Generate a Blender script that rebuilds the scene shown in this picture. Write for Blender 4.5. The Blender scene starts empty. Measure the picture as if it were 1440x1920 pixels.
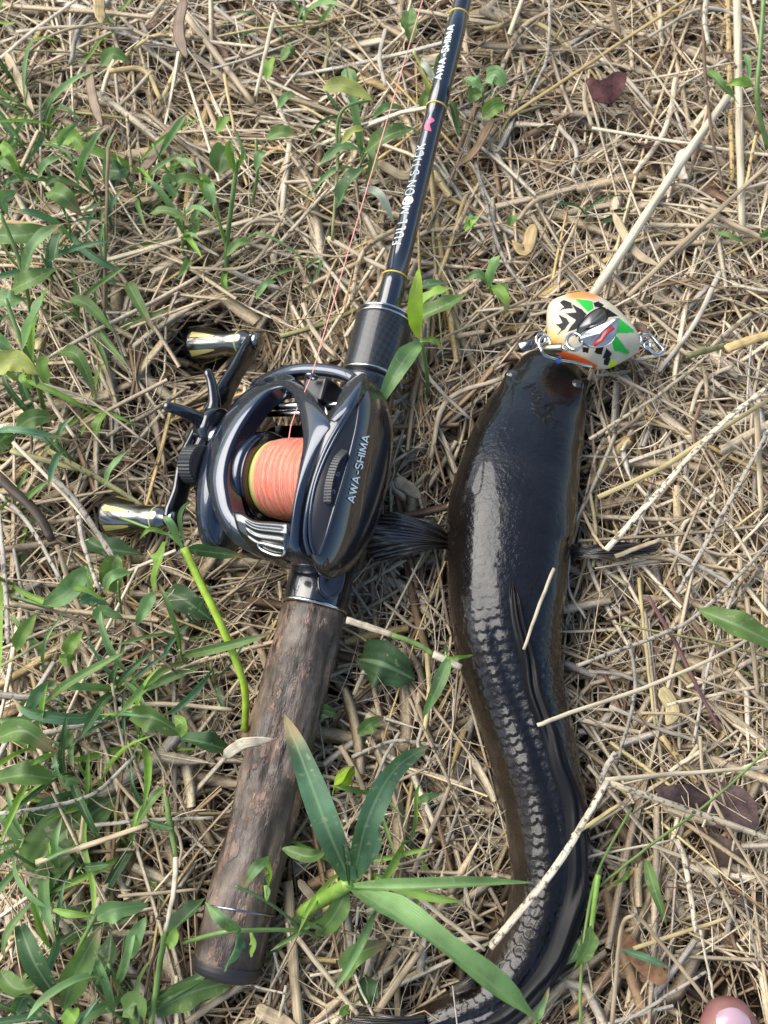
import bpy, math, random
import numpy as np
from mathutils import Vector, Matrix, noise as mnoise
random.seed(7); rng = np.random.default_rng(11)
sc = bpy.context.scene
COL = sc.collection
# ------------------------------------------------------------------ camera
TILT = math.radians(18); VF = math.radians(55); DIST = 0.43
CAM = np.array([0, -DIST*math.sin(TILT), 0.03+DIST*math.cos(TILT)])
FW = np.array([0, math.sin(TILT), -math.cos(TILT)]); RT = np.array([1., 0, 0]); UP = np.array([0, math.cos(TILT), math.sin(TILT)])
FPX = 960/math.tan(VF/2)
cd = bpy.data.cameras.new('camera'); cam = bpy.data.objects.new('camera', cd); COL.objects.link(cam)
cam.location = CAM; cam.rotation_euler = (TILT, 0, 0)
cd.sensor_fit = 'VERTICAL'; cd.sensor_height = 24; cd.lens = 12/math.tan(VF/2)
cd.clip_start = 0.01; cd.clip_end = 300
cd.dof.use_dof = True; cd.dof.focus_distance = 0.395; cd.dof.aperture_fstop = cd.lens/2.0
sc.camera = cam
# ------------------------------------------------------------------ light
SUN_EL, SUN_AZ = math.radians(44), math.radians(-62)     # azimuth from +Y towards +X
w = bpy.data.worlds.new('World'); sc.world = w; w.use_nodes = True
nt = w.node_tree; bg = nt.nodes['Background']
sky = nt.nodes.new('ShaderNodeTexSky'); sky.sky_type = 'NISHITA'; sky.sun_disc = False
sky.sun_elevation = SUN_EL; sky.sun_rotation = SUN_AZ; sky.dust_density = 1.2; sky.air_density = 1.0; sky.ozone_density = 1.0
nt.links.new(sky.outputs[0], bg.inputs[0]); bg.inputs[1].default_value = 0.095
sd = bpy.data.lights.new('sun', 'SUN'); sd.energy = 2.4; sd.angle = math.radians(58); sd.color = (1, 0.95, 0.87)
sun = bpy.data.objects.new('sun', sd); COL.objects.link(sun)
sv = Vector((math.sin(SUN_AZ)*math.cos(SUN_EL), math.cos(SUN_AZ)*math.cos(SUN_EL), math.sin(SUN_EL)))
sun.rotation_euler = sv.to_track_quat('Z', 'Y').to_euler(); sun.location = (0, 0, 3)
vs = sc.view_settings; vs.view_transform = 'Standard'; vs.look = 'None'; vs.gamma = 1; vs.exposure = 1.3
sc.render.resolution_x = 768; sc.render.resolution_y = 1024

# ------------------------------------------------------------------ geometry helpers
def ray(px, py):
    return FW + RT*((px-720)/FPX) + UP*((960-py)/FPX)
def P(px, py, z=0.03):
    d = ray(px, py); return CAM + d*((z-CAM[2])/d[2])
def PS(pts, zs):
    if np.isscalar(zs): zs = [zs]*len(pts)
    zz = np.interp(np.linspace(0, 1, len(pts)), np.linspace(0, 1, len(zs)), zs)
    return np.array([P(p[0], p[1], z) for p, z in zip(pts, zz)])
def depth(p): return float(np.dot(np.asarray(p)-CAM, FW))
def px2m(p, n): return n*depth(p)/FPX
def catmull(pts, n, closed=False):
    pts = np.asarray(pts, float); k = len(pts)
    if k == 2 and not closed: return pts[0]+(pts[1]-pts[0])*np.linspace(0, 1, n)[:, None]
    if closed: q = np.vstack([pts[-1:], pts, pts[:2]]); seg = k
    else: q = np.vstack([2*pts[:1]-pts[1:2], pts, 2*pts[-1:]-pts[-2:-1]]); seg = k-1
    t = np.linspace(0, seg, n, endpoint=not closed)
    i = np.minimum(t.astype(int), seg-1); f = (t-i)[:, None]
    a, b, c, d = q[i], q[i+1], q[i+2], q[i+3]
    return .5*((2*b)+(c-a)*f+(2*a-5*b+4*c-d)*f**2+(3*b-a-3*c+d)*f**3)
def unit(v): v = np.asarray(v, float); return v/(np.linalg.norm(v, axis=-1, keepdims=True)+1e-12)
def tangents(p):
    t = np.gradient(p, axis=0); return unit(t)
def frames(p, hint=(0, 0, 1)):
    t = tangents(p); n = np.zeros_like(p); h = np.asarray(hint, float)
    v = h-np.dot(h, t[0])*t[0]
    if np.linalg.norm(v) < 1e-4: h = np.array([1., 0.3, 0]); v = h-np.dot(h, t[0])*t[0]
    n[0] = unit(v)
    for i in range(1, len(p)):
        v = n[i-1]-np.dot(n[i-1], t[i])*t[i]; n[i] = unit(v)
    return t, n, np.cross(t, n)
def make(name, V, F, mat, parent=None, smooth=True, col=None, uv=None, loc=None):
    me = bpy.data.meshes.new(name)
    me.from_pydata([tuple(map(float, v)) for v in V], [], [tuple(map(int, f)) for f in F])
    if smooth: me.shade_smooth()
    if col is not None:
        a = me.color_attributes.new('Col', 'FLOAT_COLOR', 'POINT'); c = np.ones((len(V), 4)); c[:, :3] = col
        a.data.foreach_set('color', c.ravel())
    if uv is not None:
        u = me.uv_layers.new(name='UVMap'); li = np.zeros(len(me.loops), int); me.loops.foreach_get('vertex_index', li)
        u.data.foreach_set('uv', np.asarray(uv)[li].ravel())
    me.materials.append(mat); me.update()
    o = bpy.data.objects.new(name, me); COL.objects.link(o)
    if parent is not None: o.parent = parent
    return o
def grid_faces(n, m, close_m=True, close_n=False, off=0):
    F = []
    for i in range(n if close_n else n-1):
        for j in range(m if close_m else m-1):
            a = i*m+j; b = i*m+(j+1) % m; c = ((i+1) % n)*m+(j+1) % m; d = ((i+1) % n)*m+j
            F.append((a+off, b+off, c+off, d+off))
    return F
def tube(path, r, sides=10, hint=(0, 0, 1), caps=True, flat=1.0):
    path = np.asarray(path, float); n = len(path); r = np.broadcast_to(np.asarray(r, float), (n,))
    t, nn, b = frames(path, hint); a = np.linspace(0, 2*np.pi, sides, endpoint=False)
    V = path[:, None]+r[:, None, None]*(np.cos(a)[None, :, None]*b[:, None]+flat*np.sin(a)[None, :, None]*nn[:, None])
    F = grid_faces(n, sides)
    if caps: F += [tuple(range(sides-1, -1, -1)), tuple(range((n-1)*sides, n*sides))]
    uv = np.stack(np.broadcast_arrays(a[None, :]/(2*np.pi), np.linspace(0, 1, n)[:, None]), -1).reshape(-1, 2)
    return V.reshape(-1, 3), F, uv
class MB:
    def __init__(s): s.V = []; s.F = []; s.n = 0
    def add(s, V, F):
        s.V.append(np.asarray(V)); s.F += [tuple(i+s.n for i in f) for f in F]; s.n += len(V); return s
    def build(s, name, mat, parent=None, smooth=True): return make(name, np.vstack(s.V), s.F, mat, parent, smooth)
def box(c, ax, ay, az):
    c, ax, ay, az = map(np.asarray, (c, ax, ay, az))
    V = [c+i*ax+j*ay+k*az for i in (-1, 1) for j in (-1, 1) for k in (-1, 1)]
    return V, [(0, 1, 3, 2), (4, 6, 7, 5), (0, 4, 5, 1), (2, 3, 7, 6), (0, 2, 6, 4), (1, 5, 7, 3)]
def empty(name, loc=(0, 0, 0)):
    o = bpy.data.objects.new(name, None); o.location = tuple(loc); o.empty_display_size = .01; COL.objects.link(o); return o
def tag(o, label, cat, group=None):
    o['label'] = label; o['category'] = cat
    if group: o['group'] = group
    return o
def adopt(root):     # keep world placement of children built in world coordinates
    for c in root.children: c.matrix_parent_inverse = Matrix.Translation(-Vector(root.location))
def inpoly(x, y, poly):
    x = np.asarray(x); y = np.asarray(y); r = np.zeros(x.shape, bool); n = len(poly)
    for i in range(n):
        x1, y1 = poly[i]; x2, y2 = poly[i-1]
        if y1 == y2: continue
        c = ((y1 > y) != (y2 > y)) & (x < (x2-x1)*(y-y1)/(y2-y1)+x1); r ^= c
    return r
# ------------------------------------------------------------------ materials
def mat(name, color=(.5, .5, .5), rough=.5, metal=0, spec=.5, coat=0, coat_rough=.05):
    m = bpy.data.materials.new(name); m.use_nodes = True; b = m.node_tree.nodes['Principled BSDF']
    b.inputs['Base Color'].default_value = (*color, 1); b.inputs['Roughness'].default_value = rough
    b.inputs['Metallic'].default_value = metal; b.inputs['Specular IOR Level'].default_value = spec
    b.inputs['Coat Weight'].default_value = coat; b.inputs['Coat Roughness'].default_value = coat_rough
    return m
class N:
    def __init__(s, m): s.t = m.node_tree; s.b = s.t.nodes['Principled BSDF']
    def new(s, typ, **k):
        n = s.t.nodes.new(typ)
        for a, v in k.items(): setattr(n, a, v)
        return n
    def link(s, a, b): s.t.links.new(a, b)
    def coord(s, out='Object', scale=(1, 1, 1), rot=(0, 0, 0)):
        c = s.new('ShaderNodeTexCoord'); m = s.new('ShaderNodeMapping'); m.inputs['Scale'].default_value = scale; m.inputs['Rotation'].default_value = rot
        s.link(c.outputs[out], m.inputs[0]); return m.outputs[0]
    def noise(s, vec, scale, detail=3, rough=.55):
        n = s.new('ShaderNodeTexNoise'); n.inputs['Scale'].default_value = scale; n.inputs['Detail'].default_value = detail; n.inputs['Roughness'].default_value = rough
        if vec is not None: s.link(vec, n.inputs['Vector'])
        return n.outputs[0]
    def ramp(s, fac, stops):
        r = s.new('ShaderNodeValToRGB'); e = r.color_ramp.elements
        while len(e) < len(stops): e.new(.5)
        for x, (p, c) in zip(e, stops): x.position = p; x.color = (*c, 1) if len(c) == 3 else c
        s.link(fac, r.inputs[0]); return r.outputs[0]
    def mix(s, fac, a, b, mode='MIX'):
        m = s.new('ShaderNodeMix', data_type='RGBA', blend_type=mode)
        if isinstance(fac, (int, float)): m.inputs[0].default_value = fac
        else: s.link(fac, m.inputs[0])
        for v, i in ((a, 6), (b, 7)):
            if isinstance(v, tuple): m.inputs[i].default_value = (*v, 1)
            else: s.link(v, m.inputs[i])
        return m.outputs[2]
    def bump(s, h, strength=.3, dist=.001):
        b = s.new('ShaderNodeBump'); b.inputs['Strength'].default_value = strength; b.inputs['Distance'].default_value = dist
        s.link(h, b.inputs['Height']); s.link(b.outputs[0], s.b.inputs['Normal'])
    def base(s, c): s.link(c, s.b.inputs['Base Color'])
    def attr(s): return s.new('ShaderNodeAttribute', attribute_name='Col').outputs[0]
G3 = lambda v: (v, v, v)
def straw_mat():
    m = mat('dry_straw', rough=.55, spec=.35); n = N(m)
    v = n.coord('Object', (1, 1, 1))
    sp = n.ramp(n.noise(v, 900, 3, .6), [(.28, G3(.45)), (.42, G3(.9)), (.7, G3(1.12))])
    sp2 = n.ramp(n.noise(n.coord('UV', (5, .9, 1)), 2.2, 4, .65), [(.3, G3(.60)), (.65, G3(1.12))])
    n.base(n.mix(1, n.mix(1, n.attr(), sp, 'MULTIPLY'), sp2, 'MULTIPLY'))
    n.bump(n.noise(v, 1500, 2), .25, .0004); return m
M_STRAW = straw_mat()
def hero_straw_mat(name, speck):
    m = mat(name, rough=.5, spec=.4); n = N(m)
    v = n.coord('UV', (9, 1.0, 1)); fib = n.ramp(n.noise(v, 2.0, 5, .65), [(.32, G3(.50)), (.66, G3(1.12))])
    o = n.coord('Object'); s = n.ramp(n.noise(o, 420, 4, .65), [(speck, G3(.22)), (speck+.07, G3(1))])
    n.base(n.mix(1, n.mix(1, n.attr(), fib, 'MULTIPLY'), s, 'MULTIPLY')); n.bump(n.noise(v, 5, 3), .4, .0004); return m
M_HERO = hero_straw_mat('straw_stalk', .25); M_SPECK = hero_straw_mat('mouldy_straw_stalk', .40)
def leaf_mat():
    m = mat('grass_leaf', rough=.5, spec=.4); n = N(m)
    uv = n.coord('UV', (1, 1, 1)); sx = n.new('ShaderNodeSeparateXYZ'); n.link(uv, sx.inputs[0])
    veins = n.new('ShaderNodeTexWave'); veins.bands_direction = 'X'; veins.inputs['Scale'].default_value = 5.5; veins.inputs['Distortion'].default_value = .6
    n.link(n.coord('UV', (1, .25, 1)), veins.inputs['Vector'])
    vr = n.ramp(veins.outputs[1], [(0, G3(.86)), (1, G3(1.1))])
    mid = n.new('ShaderNodeMath', operation='SUBTRACT'); n.link(sx.outputs[0], mid.inputs[0]); mid.inputs[1].default_value = .5
    ab = n.new('ShaderNodeMath', operation='ABSOLUTE'); n.link(mid.outputs[0], ab.inputs[0])
    rib = n.ramp(ab.outputs[0], [(.03, G3(1)), (.07, G3(0))])
    o = n.coord('Object'); bl = n.ramp(n.noise(o, 70, 3), [(.3, G3(.62)), (.7, G3(1.3))])
    spots = n.ramp(n.noise(o, 330, 2, .5), [(.63, G3(0)), (.70, G3(1))])
    c = n.mix(1, n.mix(1, n.attr(), vr, 'MULTIPLY'), bl, 'MULTIPLY')
    ribf = n.new('ShaderNodeMath', operation='MULTIPLY'); n.link(rib, ribf.inputs[0]); ribf.inputs[1].default_value = .45
    c = n.mix(ribf.outputs[0], c, (.30, .42, .22))
    sf = n.new('ShaderNodeMath', operation='MULTIPLY'); n.link(spots, sf.inputs[0]); sf.inputs[1].default_value = .5
    c = n.mix(sf.outputs[0], c, (.35, .36, .2)); n.base(c)
    n.bump(veins.outputs[1], .25, .0003)
    tr = n.new('ShaderNodeBsdfTranslucent'); mx = n.new('ShaderNodeMixShader'); mx.inputs[0].default_value = .32
    n.link(n.mix(1, c, (1.1, 1.3, .6), 'MULTIPLY'), tr.inputs[0])
    out = n.t.nodes['Material Output']; n.link(n.b.outputs[0], mx.inputs[1]); n.link(tr.outputs[0], mx.inputs[2]); n.link(mx.outputs[0], out.inputs[0])
    return m
M_LEAF = leaf_mat(); M_BROAD = leaf_mat(); M_BROAD.name = 'broad_leaf_skin'
for q in M_BROAD.node_tree.nodes:
    if q.bl_idname == 'ShaderNodeTexWave': q.inputs['Scale'].default_value = 1.6; q.inputs['Distortion'].default_value = 6
M_STEM = mat('green_stem', rough=.4); _n = N(M_STEM); _n.base(_n.mix(1, _n.attr(), _n.ramp(_n.noise(_n.coord('Object'), 250, 2), [(.3, G3(.8)), (.7, G3(1.15))]), 'MULTIPLY'))
M_DEAD = mat('dead_leaf', rough=.75, spec=.2); _n = N(M_DEAD); _n.base(_n.mix(1, _n.attr(), _n.ramp(_n.noise(_n.coord('Object'), 120, 6, .7), [(.35, G3(.35)), (.65, G3(1.5))]), 'MULTIPLY')); _n.bump(_n.noise(_n.coord('Object'), 240, 4), .6, .001)
M_SOIL = mat('soil', rough=.9); _n = N(M_SOIL); _n.base(_n.ramp(_n.noise(_n.coord('Object'), 60, 6, .65), [(.3, (.018, .013, .009)), (.55, (.06, .045, .03)), (.75, (.16, .125, .085))])); _n.bump(_n.noise(_n.coord('Object'), 90, 6, .7), .8, .004)
def gloss(name, c, rough=.18, coat=1.0, flake=0.0):
    m = mat(name, c, rough, 0, .5, coat, .03)
    n = N(m); n.bump(n.noise(n.coord('Object'), 140, 3), .02, .001); return m
M_FRAME = gloss('metallic_black_paint', (.018, .026, .044), .22); M_FRAME.node_tree.nodes['Principled BSDF'].inputs['Metallic'].default_value = .4
M_BLACK = gloss('gloss_black', (.008, .009, .012), .2)
M_SATIN = mat('satin_black', (.014, .015, .018), .35, 0, .5)
M_STEEL = mat('polished_steel', (.62, .61, .58), .16, 1)
M_GREY = mat('smoked_chrome', (.30, .31, .32), .2, 1)
M_DKCH = mat('dark_chrome', (.22, .215, .20), .2, 1)
M_BRASS = mat('brass_yellow', (.50, .44, .14), .35, .3)
M_YEL = mat('gold_thread', (.70, .48, .06), .4)
M_PRINT = mat('silver_print', (.68, .74, .76), .4)
M_PRINTD = mat('dim_grey_print', (.30, .32, .34), .4)
M_PINK = mat('pink_print', (.85, .12, .22), .4)
# ------------------------------------------------------------------ lettering
def arc(cx, cy, rx, ry, a0, a1, n=14):
    a = np.radians(np.linspace(a0, a1, n)); return [(cx+rx*math.cos(t), cy+ry*math.sin(t)) for t in a]
GL = {'A': (.80, [[(0, 0), (.40, 1), (.80, 0)], [(.18, .30), (.62, .30)]]), 'W': (1.1, [[(0, 1), (.28, 0), (.55, .95), (.82, 0), (1.1, 1)]]),
      '-': (.50, [[(.03, .42), (.47, .42)]]), 'S': (.62, [arc(.31, .75, .29, .25, 20, 270)+arc(.31, .25, .29, .25, 90, -160)]),
      'H': (.72, [[(0, 0), (0, 1)], [(.72, 0), (.72, 1)], [(0, .5), (.72, .5)]]), 'I': (.10, [[(.05, 0), (.05, 1)]]),
      'M': (.9, [[(0, 0), (.08, 1), (.45, .1), (.82, 1), (.9, 0)]]), 'F': (.5, [[(.05, 0), (.05, 1), (.5, 1)], [(.05, .53), (.38, .53)]]),
      'U': (.66, [[(0, 1), (0, .3)]+arc(.33, .3, .33, .3, 180, 360)+[(.66, .3), (.66, 1)]]), 'L': (.48, [[(.05, 1), (.05, 0), (.48, 0)]]),
      'O': (.8, [arc(.4, .5, .38, .5, 0, 360, 24)]), 'N': (.7, [[(0, 0), (0, 1), (.7, 0), (.7, 1)]]), 'T': (.66, [[(0, 1), (.66, 1)], [(.33, 1), (.33, 0)]]),
      'C': (.66, [arc(.38, .5, .38, .5, 45, 315, 18)]), 'K': (.66, [[(.04, 0), (.04, 1)], [(.62, 1), (.06, .45)], [(.2, .58), (.66, 0)]]),
      '6': (.6, [arc(.3, .28, .28, .28, 0, 360, 18), [(.03, .32), (.15, .75), (.42, 1)]]), '5': (.6, [[(.52, 1), (.1, 1), (.08, .58)]+arc(.28, .32, .28, .3, 120, -140, 14)])}
def stroke(path, w, dens=.12):
    p = np.array(path, float); out = [p[0]]
    for a, b in zip(p[:-1], p[1:]):
        k = max(1, int(np.linalg.norm(b-a)/dens))
        for i in range(1, k+1): out.append(a+(b-a)*i/k)
    p = np.array(out); t = unit(np.gradient(p, axis=0)); nn = np.stack([-t[:, 1], t[:, 0]], 1)
    V = np.empty((2*len(p), 2)); V[0::2] = p+nn*w/2; V[1::2] = p-nn*w/2
    return V, [(2*i, 2*i+1, 2*i+3, 2*i+2) for i in range(len(p)-1)]
def lettering(name, text, length, height, fn, mtl, parent, sw=.16, gap=.22, serif=False, disc=None):
    x = 0; VV = []; FF = []; n = 0; moon = 0
    for ch in text:
        if ch == ' ': x += .45; continue
        wd, st = GL[ch]; st = [list(s) for s in st]
        if serif:
            for s in list(st):
                for e in (s[0], s[-1]):
                    if e[1] in (0, 1) and ch not in 'OC': st.append([(e[0]-.13, e[1]), (e[0]+.13, e[1])])
        for s in st:
            V, F = stroke([(a+x, b) for a, b in s], sw); VV.append(V); FF += [tuple(i+n for i in f) for f in F]; n += len(V)
        if ch == 'O' and disc and not moon:
            moon = 1; a = np.linspace(0, 2*np.pi, 24, endpoint=False)
            V = np.vstack([[[x+.4, .5]], np.stack([x+.4+.62*np.cos(a), .5+.66*np.sin(a)], 1)]); VV.append(V)
            FF += [(n, n+1+i, n+1+(i+1) % 24) for i in range(24)]; n += 25
        x += wd+gap
    V = np.vstack(VV); tot = x-gap
    W = np.array([fn(u/tot*length, v*height) for u, v in V])
    return make(name, W, FF, mtl, parent, smooth=False)
# ------------------------------------------------------------------ ground
S = 60
make('ground', [(-S, -S, 0), (S, -S, 0), (S, S, 0), (-S, S, 0)], [(0, 1, 2, 3)], M_SOIL)['kind'] = 'structure'

# ================================================================== FISHING ROD
RA, RB = P(428, 1797, .033), P(868, 0, .050)
RD = unit(RB-RA)
def rod_at(py):           # point of the rod axis seen at picture row py
    lo, hi = -.06, 3.
    for _ in range(50):
        m = (lo+hi)/2; q = RA+RD*m; d = q-CAM; y = 960-FPX*np.dot(d, UP)/np.dot(d, FW)
        if y > py: lo = m
        else: hi = m
    return RA+RD*lo
def rod_s(py): return float(np.dot(rod_at(py)-RA, RD))
def rrad(py, half): q = rod_at(py); return px2m(q, half)
ROLL = math.radians(31)
RX0 = unit(np.cross(RD, [0, 0, 1])); RU0 = np.cross(RX0, RD)
RU = math.cos(ROLL)*RU0-math.sin(ROLL)*RX0; RXv = math.cos(ROLL)*RX0+math.sin(ROLL)*RU0
rod = tag(empty('fishing_rod', RA), 'black fishing rod with dark wooden grip lying on the straw', 'fishing rod')
def rod_tube(name, st, m, sides=48, sub=6, fn=None):
    s = [rod_s(p) if abs(p) < 5000 else p for p, _ in st]; r = [a for _, a in st]
    ss = np.concatenate([np.linspace(s[i], s[i+1], sub, endpoint=False) for i in range(len(s)-1)]+[[s[-1]]])
    rr = np.interp(ss, s, r)
    V, F, uv = tube(RA+RD*ss[:, None], rr, sides, hint=RU)
    return make(name, V, F, m, rod, uv=uv)
# wooden grip with bark
M_WOOD = mat('bark_wood', rough=.42, spec=.5); n = N(M_WOOD)
v = n.coord('UV', (4, 3.2, 1)); o = n.coord('Object')
c = n.ramp(n.noise(n.coord('UV', (5.5, 9, 1)), 1.2, 5, .6), [(.30, (.060, .040, .027)), (.5, (.135, .097, .069)), (.7, (.215, .165, .122))])
c = n.mix(1, c, n.ramp(n.noise(n.coord('UV', (26, 6, 1)), 2.2, 4, .6), [(.3, G3(.70)), (.7, G3(1.12))]), 'MULTIPLY')
pat = n.ramp(n.noise(n.coord('UV', (5, 3.6, 1)), 1.5, 6, .70), [(.535, G3(0)), (.575, G3(1))])
c = n.mix(pat, c, n.ramp(n.noise(o, 400, 3), [(.3, (.20, .105, .065)), (.7, (.38, .24, .165))]))
crk = n.ramp(n.noise(n.coord('UV', (12, 3.2, 1), (0, 0, .1)), 1.8, 6, .72), [(.375, G3(1)), (.41, G3(0))])
c = n.mix(crk, c, (.012, .009, .007))
wet = n.ramp(n.noise(n.coord('UV', (3, 4, 1)), 1.2, 3), [(.42, G3(.42)), (.56, G3(1))]); c = n.mix(1, c, wet, 'MULTIPLY')
n.base(c); n.link(n.ramp(n.noise(o, 120, 3), [(.35, G3(.25)), (.7, G3(.55))]), n.b.inputs['Roughness'])
mh = n.new('ShaderNodeMath', operation='MULTIPLY_ADD'); n.link(pat, mh.inputs[0]); mh.inputs[1].default_value = -.5; n.link(n.noise(n.coord('UV', (22, 9, 1)), 2.5, 6, .65), mh.inputs[2])
n.bump(mh.outputs[0], .55, .0010)
ss = np.linspace(rod_s(1806), rod_s(1142), 150); g = np.linspace(0, 1, 150)
base_r = np.interp(g, [0, .04, .3, .7, .96, 1], [rrad(1790, 64), rrad(1780, 66), rrad(1600, 61), rrad(1330, 61), rrad(1150, 61), rrad(1150, 60)])
V, F, uv = tube(RA+RD*ss[:, None], base_r, 72, hint=RU)
V = np.asarray(V); ax = RA+RD*np.repeat(ss, 72)[:, None]; rad = unit(V-ax)
sa = np.repeat(ss, 72); an = np.tile(np.arange(72)/72*2*np.pi, 150)
dv = np.array([mnoise.fractal(Vector((math.cos(a)*1.6, math.sin(a)*1.6, s*28)), .8, 2, 5)*.0011+min(0, mnoise.noise(Vector((math.cos(a)*5, math.sin(a)*5, s*30)))+.28)*.003 for a, s in zip(an, sa)])
V = V+rad*dv[:, None]
grip = make('grip', V, F, M_WOOD, rod, uv=uv)
capm = mat('worn_black_rubber', (.02, .018, .018), .5)
rod_tube('butt_cap', [(1836, rrad(1800, 30)), (1834, rrad(1800, 46)), (1830, rrad(1800, 56)), (1824, rrad(1800, 62)), (1816, rrad(1800, 65.5)), (1806, rrad(1800, 66.3)), (1802, rrad(1800, 65.5))], capm)
a = np.linspace(0, 2*np.pi, 60)
def rod_ring(name, py, r, th, m, tilt=0):
    c = rod_at(py); p = c+r*(np.cos(a)[:, None]*RXv+np.sin(a)[:, None]*RU)+RD*(np.sin(a*1+1)*tilt)[:, None]
    V, F, _ = tube(p[:-1], th, 8, hint=RD, caps=False); n = 59
    F = grid_faces(n, 8, True, True); return make(name, V, F, m, rod)
rod_ring('wire_ring', 1708, rrad(1708, 64.5), .0005, M_GREY, .002)
rod_ring('grip_ring', 1138, rrad(1138, 62), .0008, M_STEEL)
rod_tube('reel_seat', [(1140, rrad(1138, 61)), (1120, rrad(1138, 61.5)), (1060, rrad(1070, 59)), (960, .0135), (760, .0125), (712, rrad(700, 53))], M_BLACK, sub=4)
# oval thumb rest on the seat
aa = np.linspace(0, 2*np.pi, 40, endpoint=False); c0 = rod_at(1092); V = []
for k, t in enumerate((1, .93, .85, .4, .0)):
    for q in aa:
        s, th = .0085*t*math.sin(q), math.radians(62)*-1+.40*t*math.cos(q)+math.radians(36+50)*1
        r = rrad(1092, 60.2)+(.0012, .0016, .0010, .0006, .0005)[k]
        V.append(c0+RD*s+r*(math.sin(th)*RX0+math.cos(th)*RU0))
make('thumb_rest', V, grid_faces(5, 40), M_BLACK, rod)
M_CARB = mat('carbon_weave', rough=.35, spec=.3, coat=.45, coat_rough=.08); n = N(M_CARB)
ck = n.new('ShaderNodeTexChecker'); n.link(n.coord('UV', (46, 20, 1), (0, 0, .5)), ck.inputs[0]); ck.inputs['Scale'].default_value = 1
ck.inputs[1].default_value = (.012, .013, .016, 1); ck.inputs[2].default_value = (.020, .023, .028, 1); n.base(ck.outputs[0]); n.bump(ck.outputs[1], .3, .0004)
rod_tube('foregrip', [(712, rrad(700, 54)), (700, rrad(700, 55)), (640, rrad(640, 54)), (603, rrad(600, 53.5))], M_CARB)
rod_tube('foregrip_cap', [(603, rrad(600, 53)), (597, rrad(600, 53)), (592, rrad(595, 50)), (587, rrad(590, 30))], M_BLACK)
rod_ring('trim_ring', 708, rrad(705, 55), .0006, M_STEEL)
rod_ring('trim_ring', 604, rrad(604, 53.6), .0005, M_STEEL)
rod_ring('trim_ring', 595, rrad(597, 52.5), .0005, M_STEEL)
END = rod_s(0)
st = [(592, rrad(560, 24)), (520, rrad(520, 23)), (519, rrad(520, 22)), (300, rrad(300, 19.5)), (204, rrad(204, 18.3)), (203, rrad(203, 19.3)), (32, rrad(30, 18.6)), (30, rrad(30, 17.2)), (0, rrad(0, 16.6))]
s = [rod_s(p) for p, _ in st]+[END+.4, END+1.1]; r = [q for _, q in st]+[.0030, .0012]
ssx = np.concatenate([np.linspace(s[i], s[i+1], 5, endpoint=False) for i in range(len(s)-1)]+[[s[-1]]])
V, F, uv = tube(RA+RD*ssx[:, None], np.interp(ssx, s, r), 40, hint=RU); make('blank', V, F, gloss('blank_lacquer', (.010, .013, .020), .15), rod, uv=uv)
for py, h in ((520, 22.6), (203, 18.8), (30, 17.6)):
    rod_ring('thread_trim', py, rrad(py, h)+.0001, .00040, M_YEL)
# first line guide, beyond the picture
GP = END+.16; gc = RA+RD*GP+RU*.022
gp = [gc+.011*(math.cos(t)*RXv+math.sin(t)*RU) for t in a[:-1]]
V, F, _ = tube(gp, .0012, 8, hint=RD, caps=False); make('line_guide', V, grid_faces(59, 8, True, True), M_STEEL, rod)
for sg in (-1, 1):
    V, F, _ = tube(catmull([RA+RD*(GP-.028)+RU*.0035, RA+RD*(GP-.012)+RU*.011+RXv*sg*.004, gc+RXv*sg*.0105], 8), .0009, 6); make('guide_leg', V, F, M_STEEL, rod)
# lettering on the blank (reads towards the tip)
def on_blank(py0, ang, lift=.00018):
    s0 = rod_s(py0)
    def fn(u, v):
        s_ = s0+u; r_ = np.interp(s_, s, r)+lift; th = ang+v/r_
        return RA+RD*s_+r_*(-math.sin(th)*RX0+math.cos(th)*RU0)
    return fn
L1 = rod_s(283)-rod_s(470); L2 = rod_s(62)-rod_s(162)
lettering('rod_lettering', 'FULL MOON STICK', L1, .0046, on_blank(470, math.radians(4)), M_PRINT, rod, .13, .36, False, True)
lettering('maker_lettering', 'AWA-SHIMA', L2, .0036, on_blank(162, math.radians(6)), M_PRINT, rod, .20, .30)
fnb = on_blank(258, math.radians(-14)); q = catmull([(0, .1), (.1, .9), (.55, 1.05), (.95, .8), (1, .25), (.8, .05), (.7, .45), (.45, .62), (.2, .35)], 40, True)
C0 = q.mean(0); V = [fnb(*(C0*[.0072, .0042]))]+[fnb(u*.0072, v*.0042) for u, v in q]
make('pink_emblem', V, [(0, 1+i, 1+(i+1) % 40) for i in range(40)], M_PINK, rod, smooth=False)
adopt(rod)
# ================================================================== FISHING REEL (local frame: x right, y to tip, z away from rod)
RO = rod_at(900)
def L2W(p): p = np.asarray(p, float); return RO+p[..., 0:1]*RXv+p[..., 1:2]*RD+p[..., 2:3]*RU
def cl(d): return np.array([np.dot(d, RXv), np.dot(d, RD), np.dot(d, RU)])
CL = cl(CAM-RO)
def RZ(px, py, h): d = cl(ray(px, py)); return CL+d*((h-CL[2])/d[2])
def RX(px, py, x): d = cl(ray(px, py)); return CL+d*((x-CL[0])/d[0])
ZC = .026
SP = RZ(512, 893, ZC); YC = SP[1]; XSP = SP[0]
XS = RZ(590, 880, .045)[0]
def surf(x, y):
    q = np.clip((y-YC)/.043, -.98, .98)
    return ZC+.0205*np.sqrt(1-q*q)-.004*np.clip((XSP-x)/.02, 0, 2)**2*.6
def RS(px, py, dz=0.):
    h = .04
    for _ in range(30):
        p = RZ(px, py, h); h = .5*h+.5*(surf(p[0], p[1])+dz)
    p = RZ(px, py, h); return p
reel = tag(empty('fishing_reel', RO), 'glossy black baitcasting reel with orange line clamped on the rod', 'fishing reel')
def rmake(name, V, F, m, parent=None, **k): return make(name, L2W(np.asarray(V)), F, m, parent or reel, **k)
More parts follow.
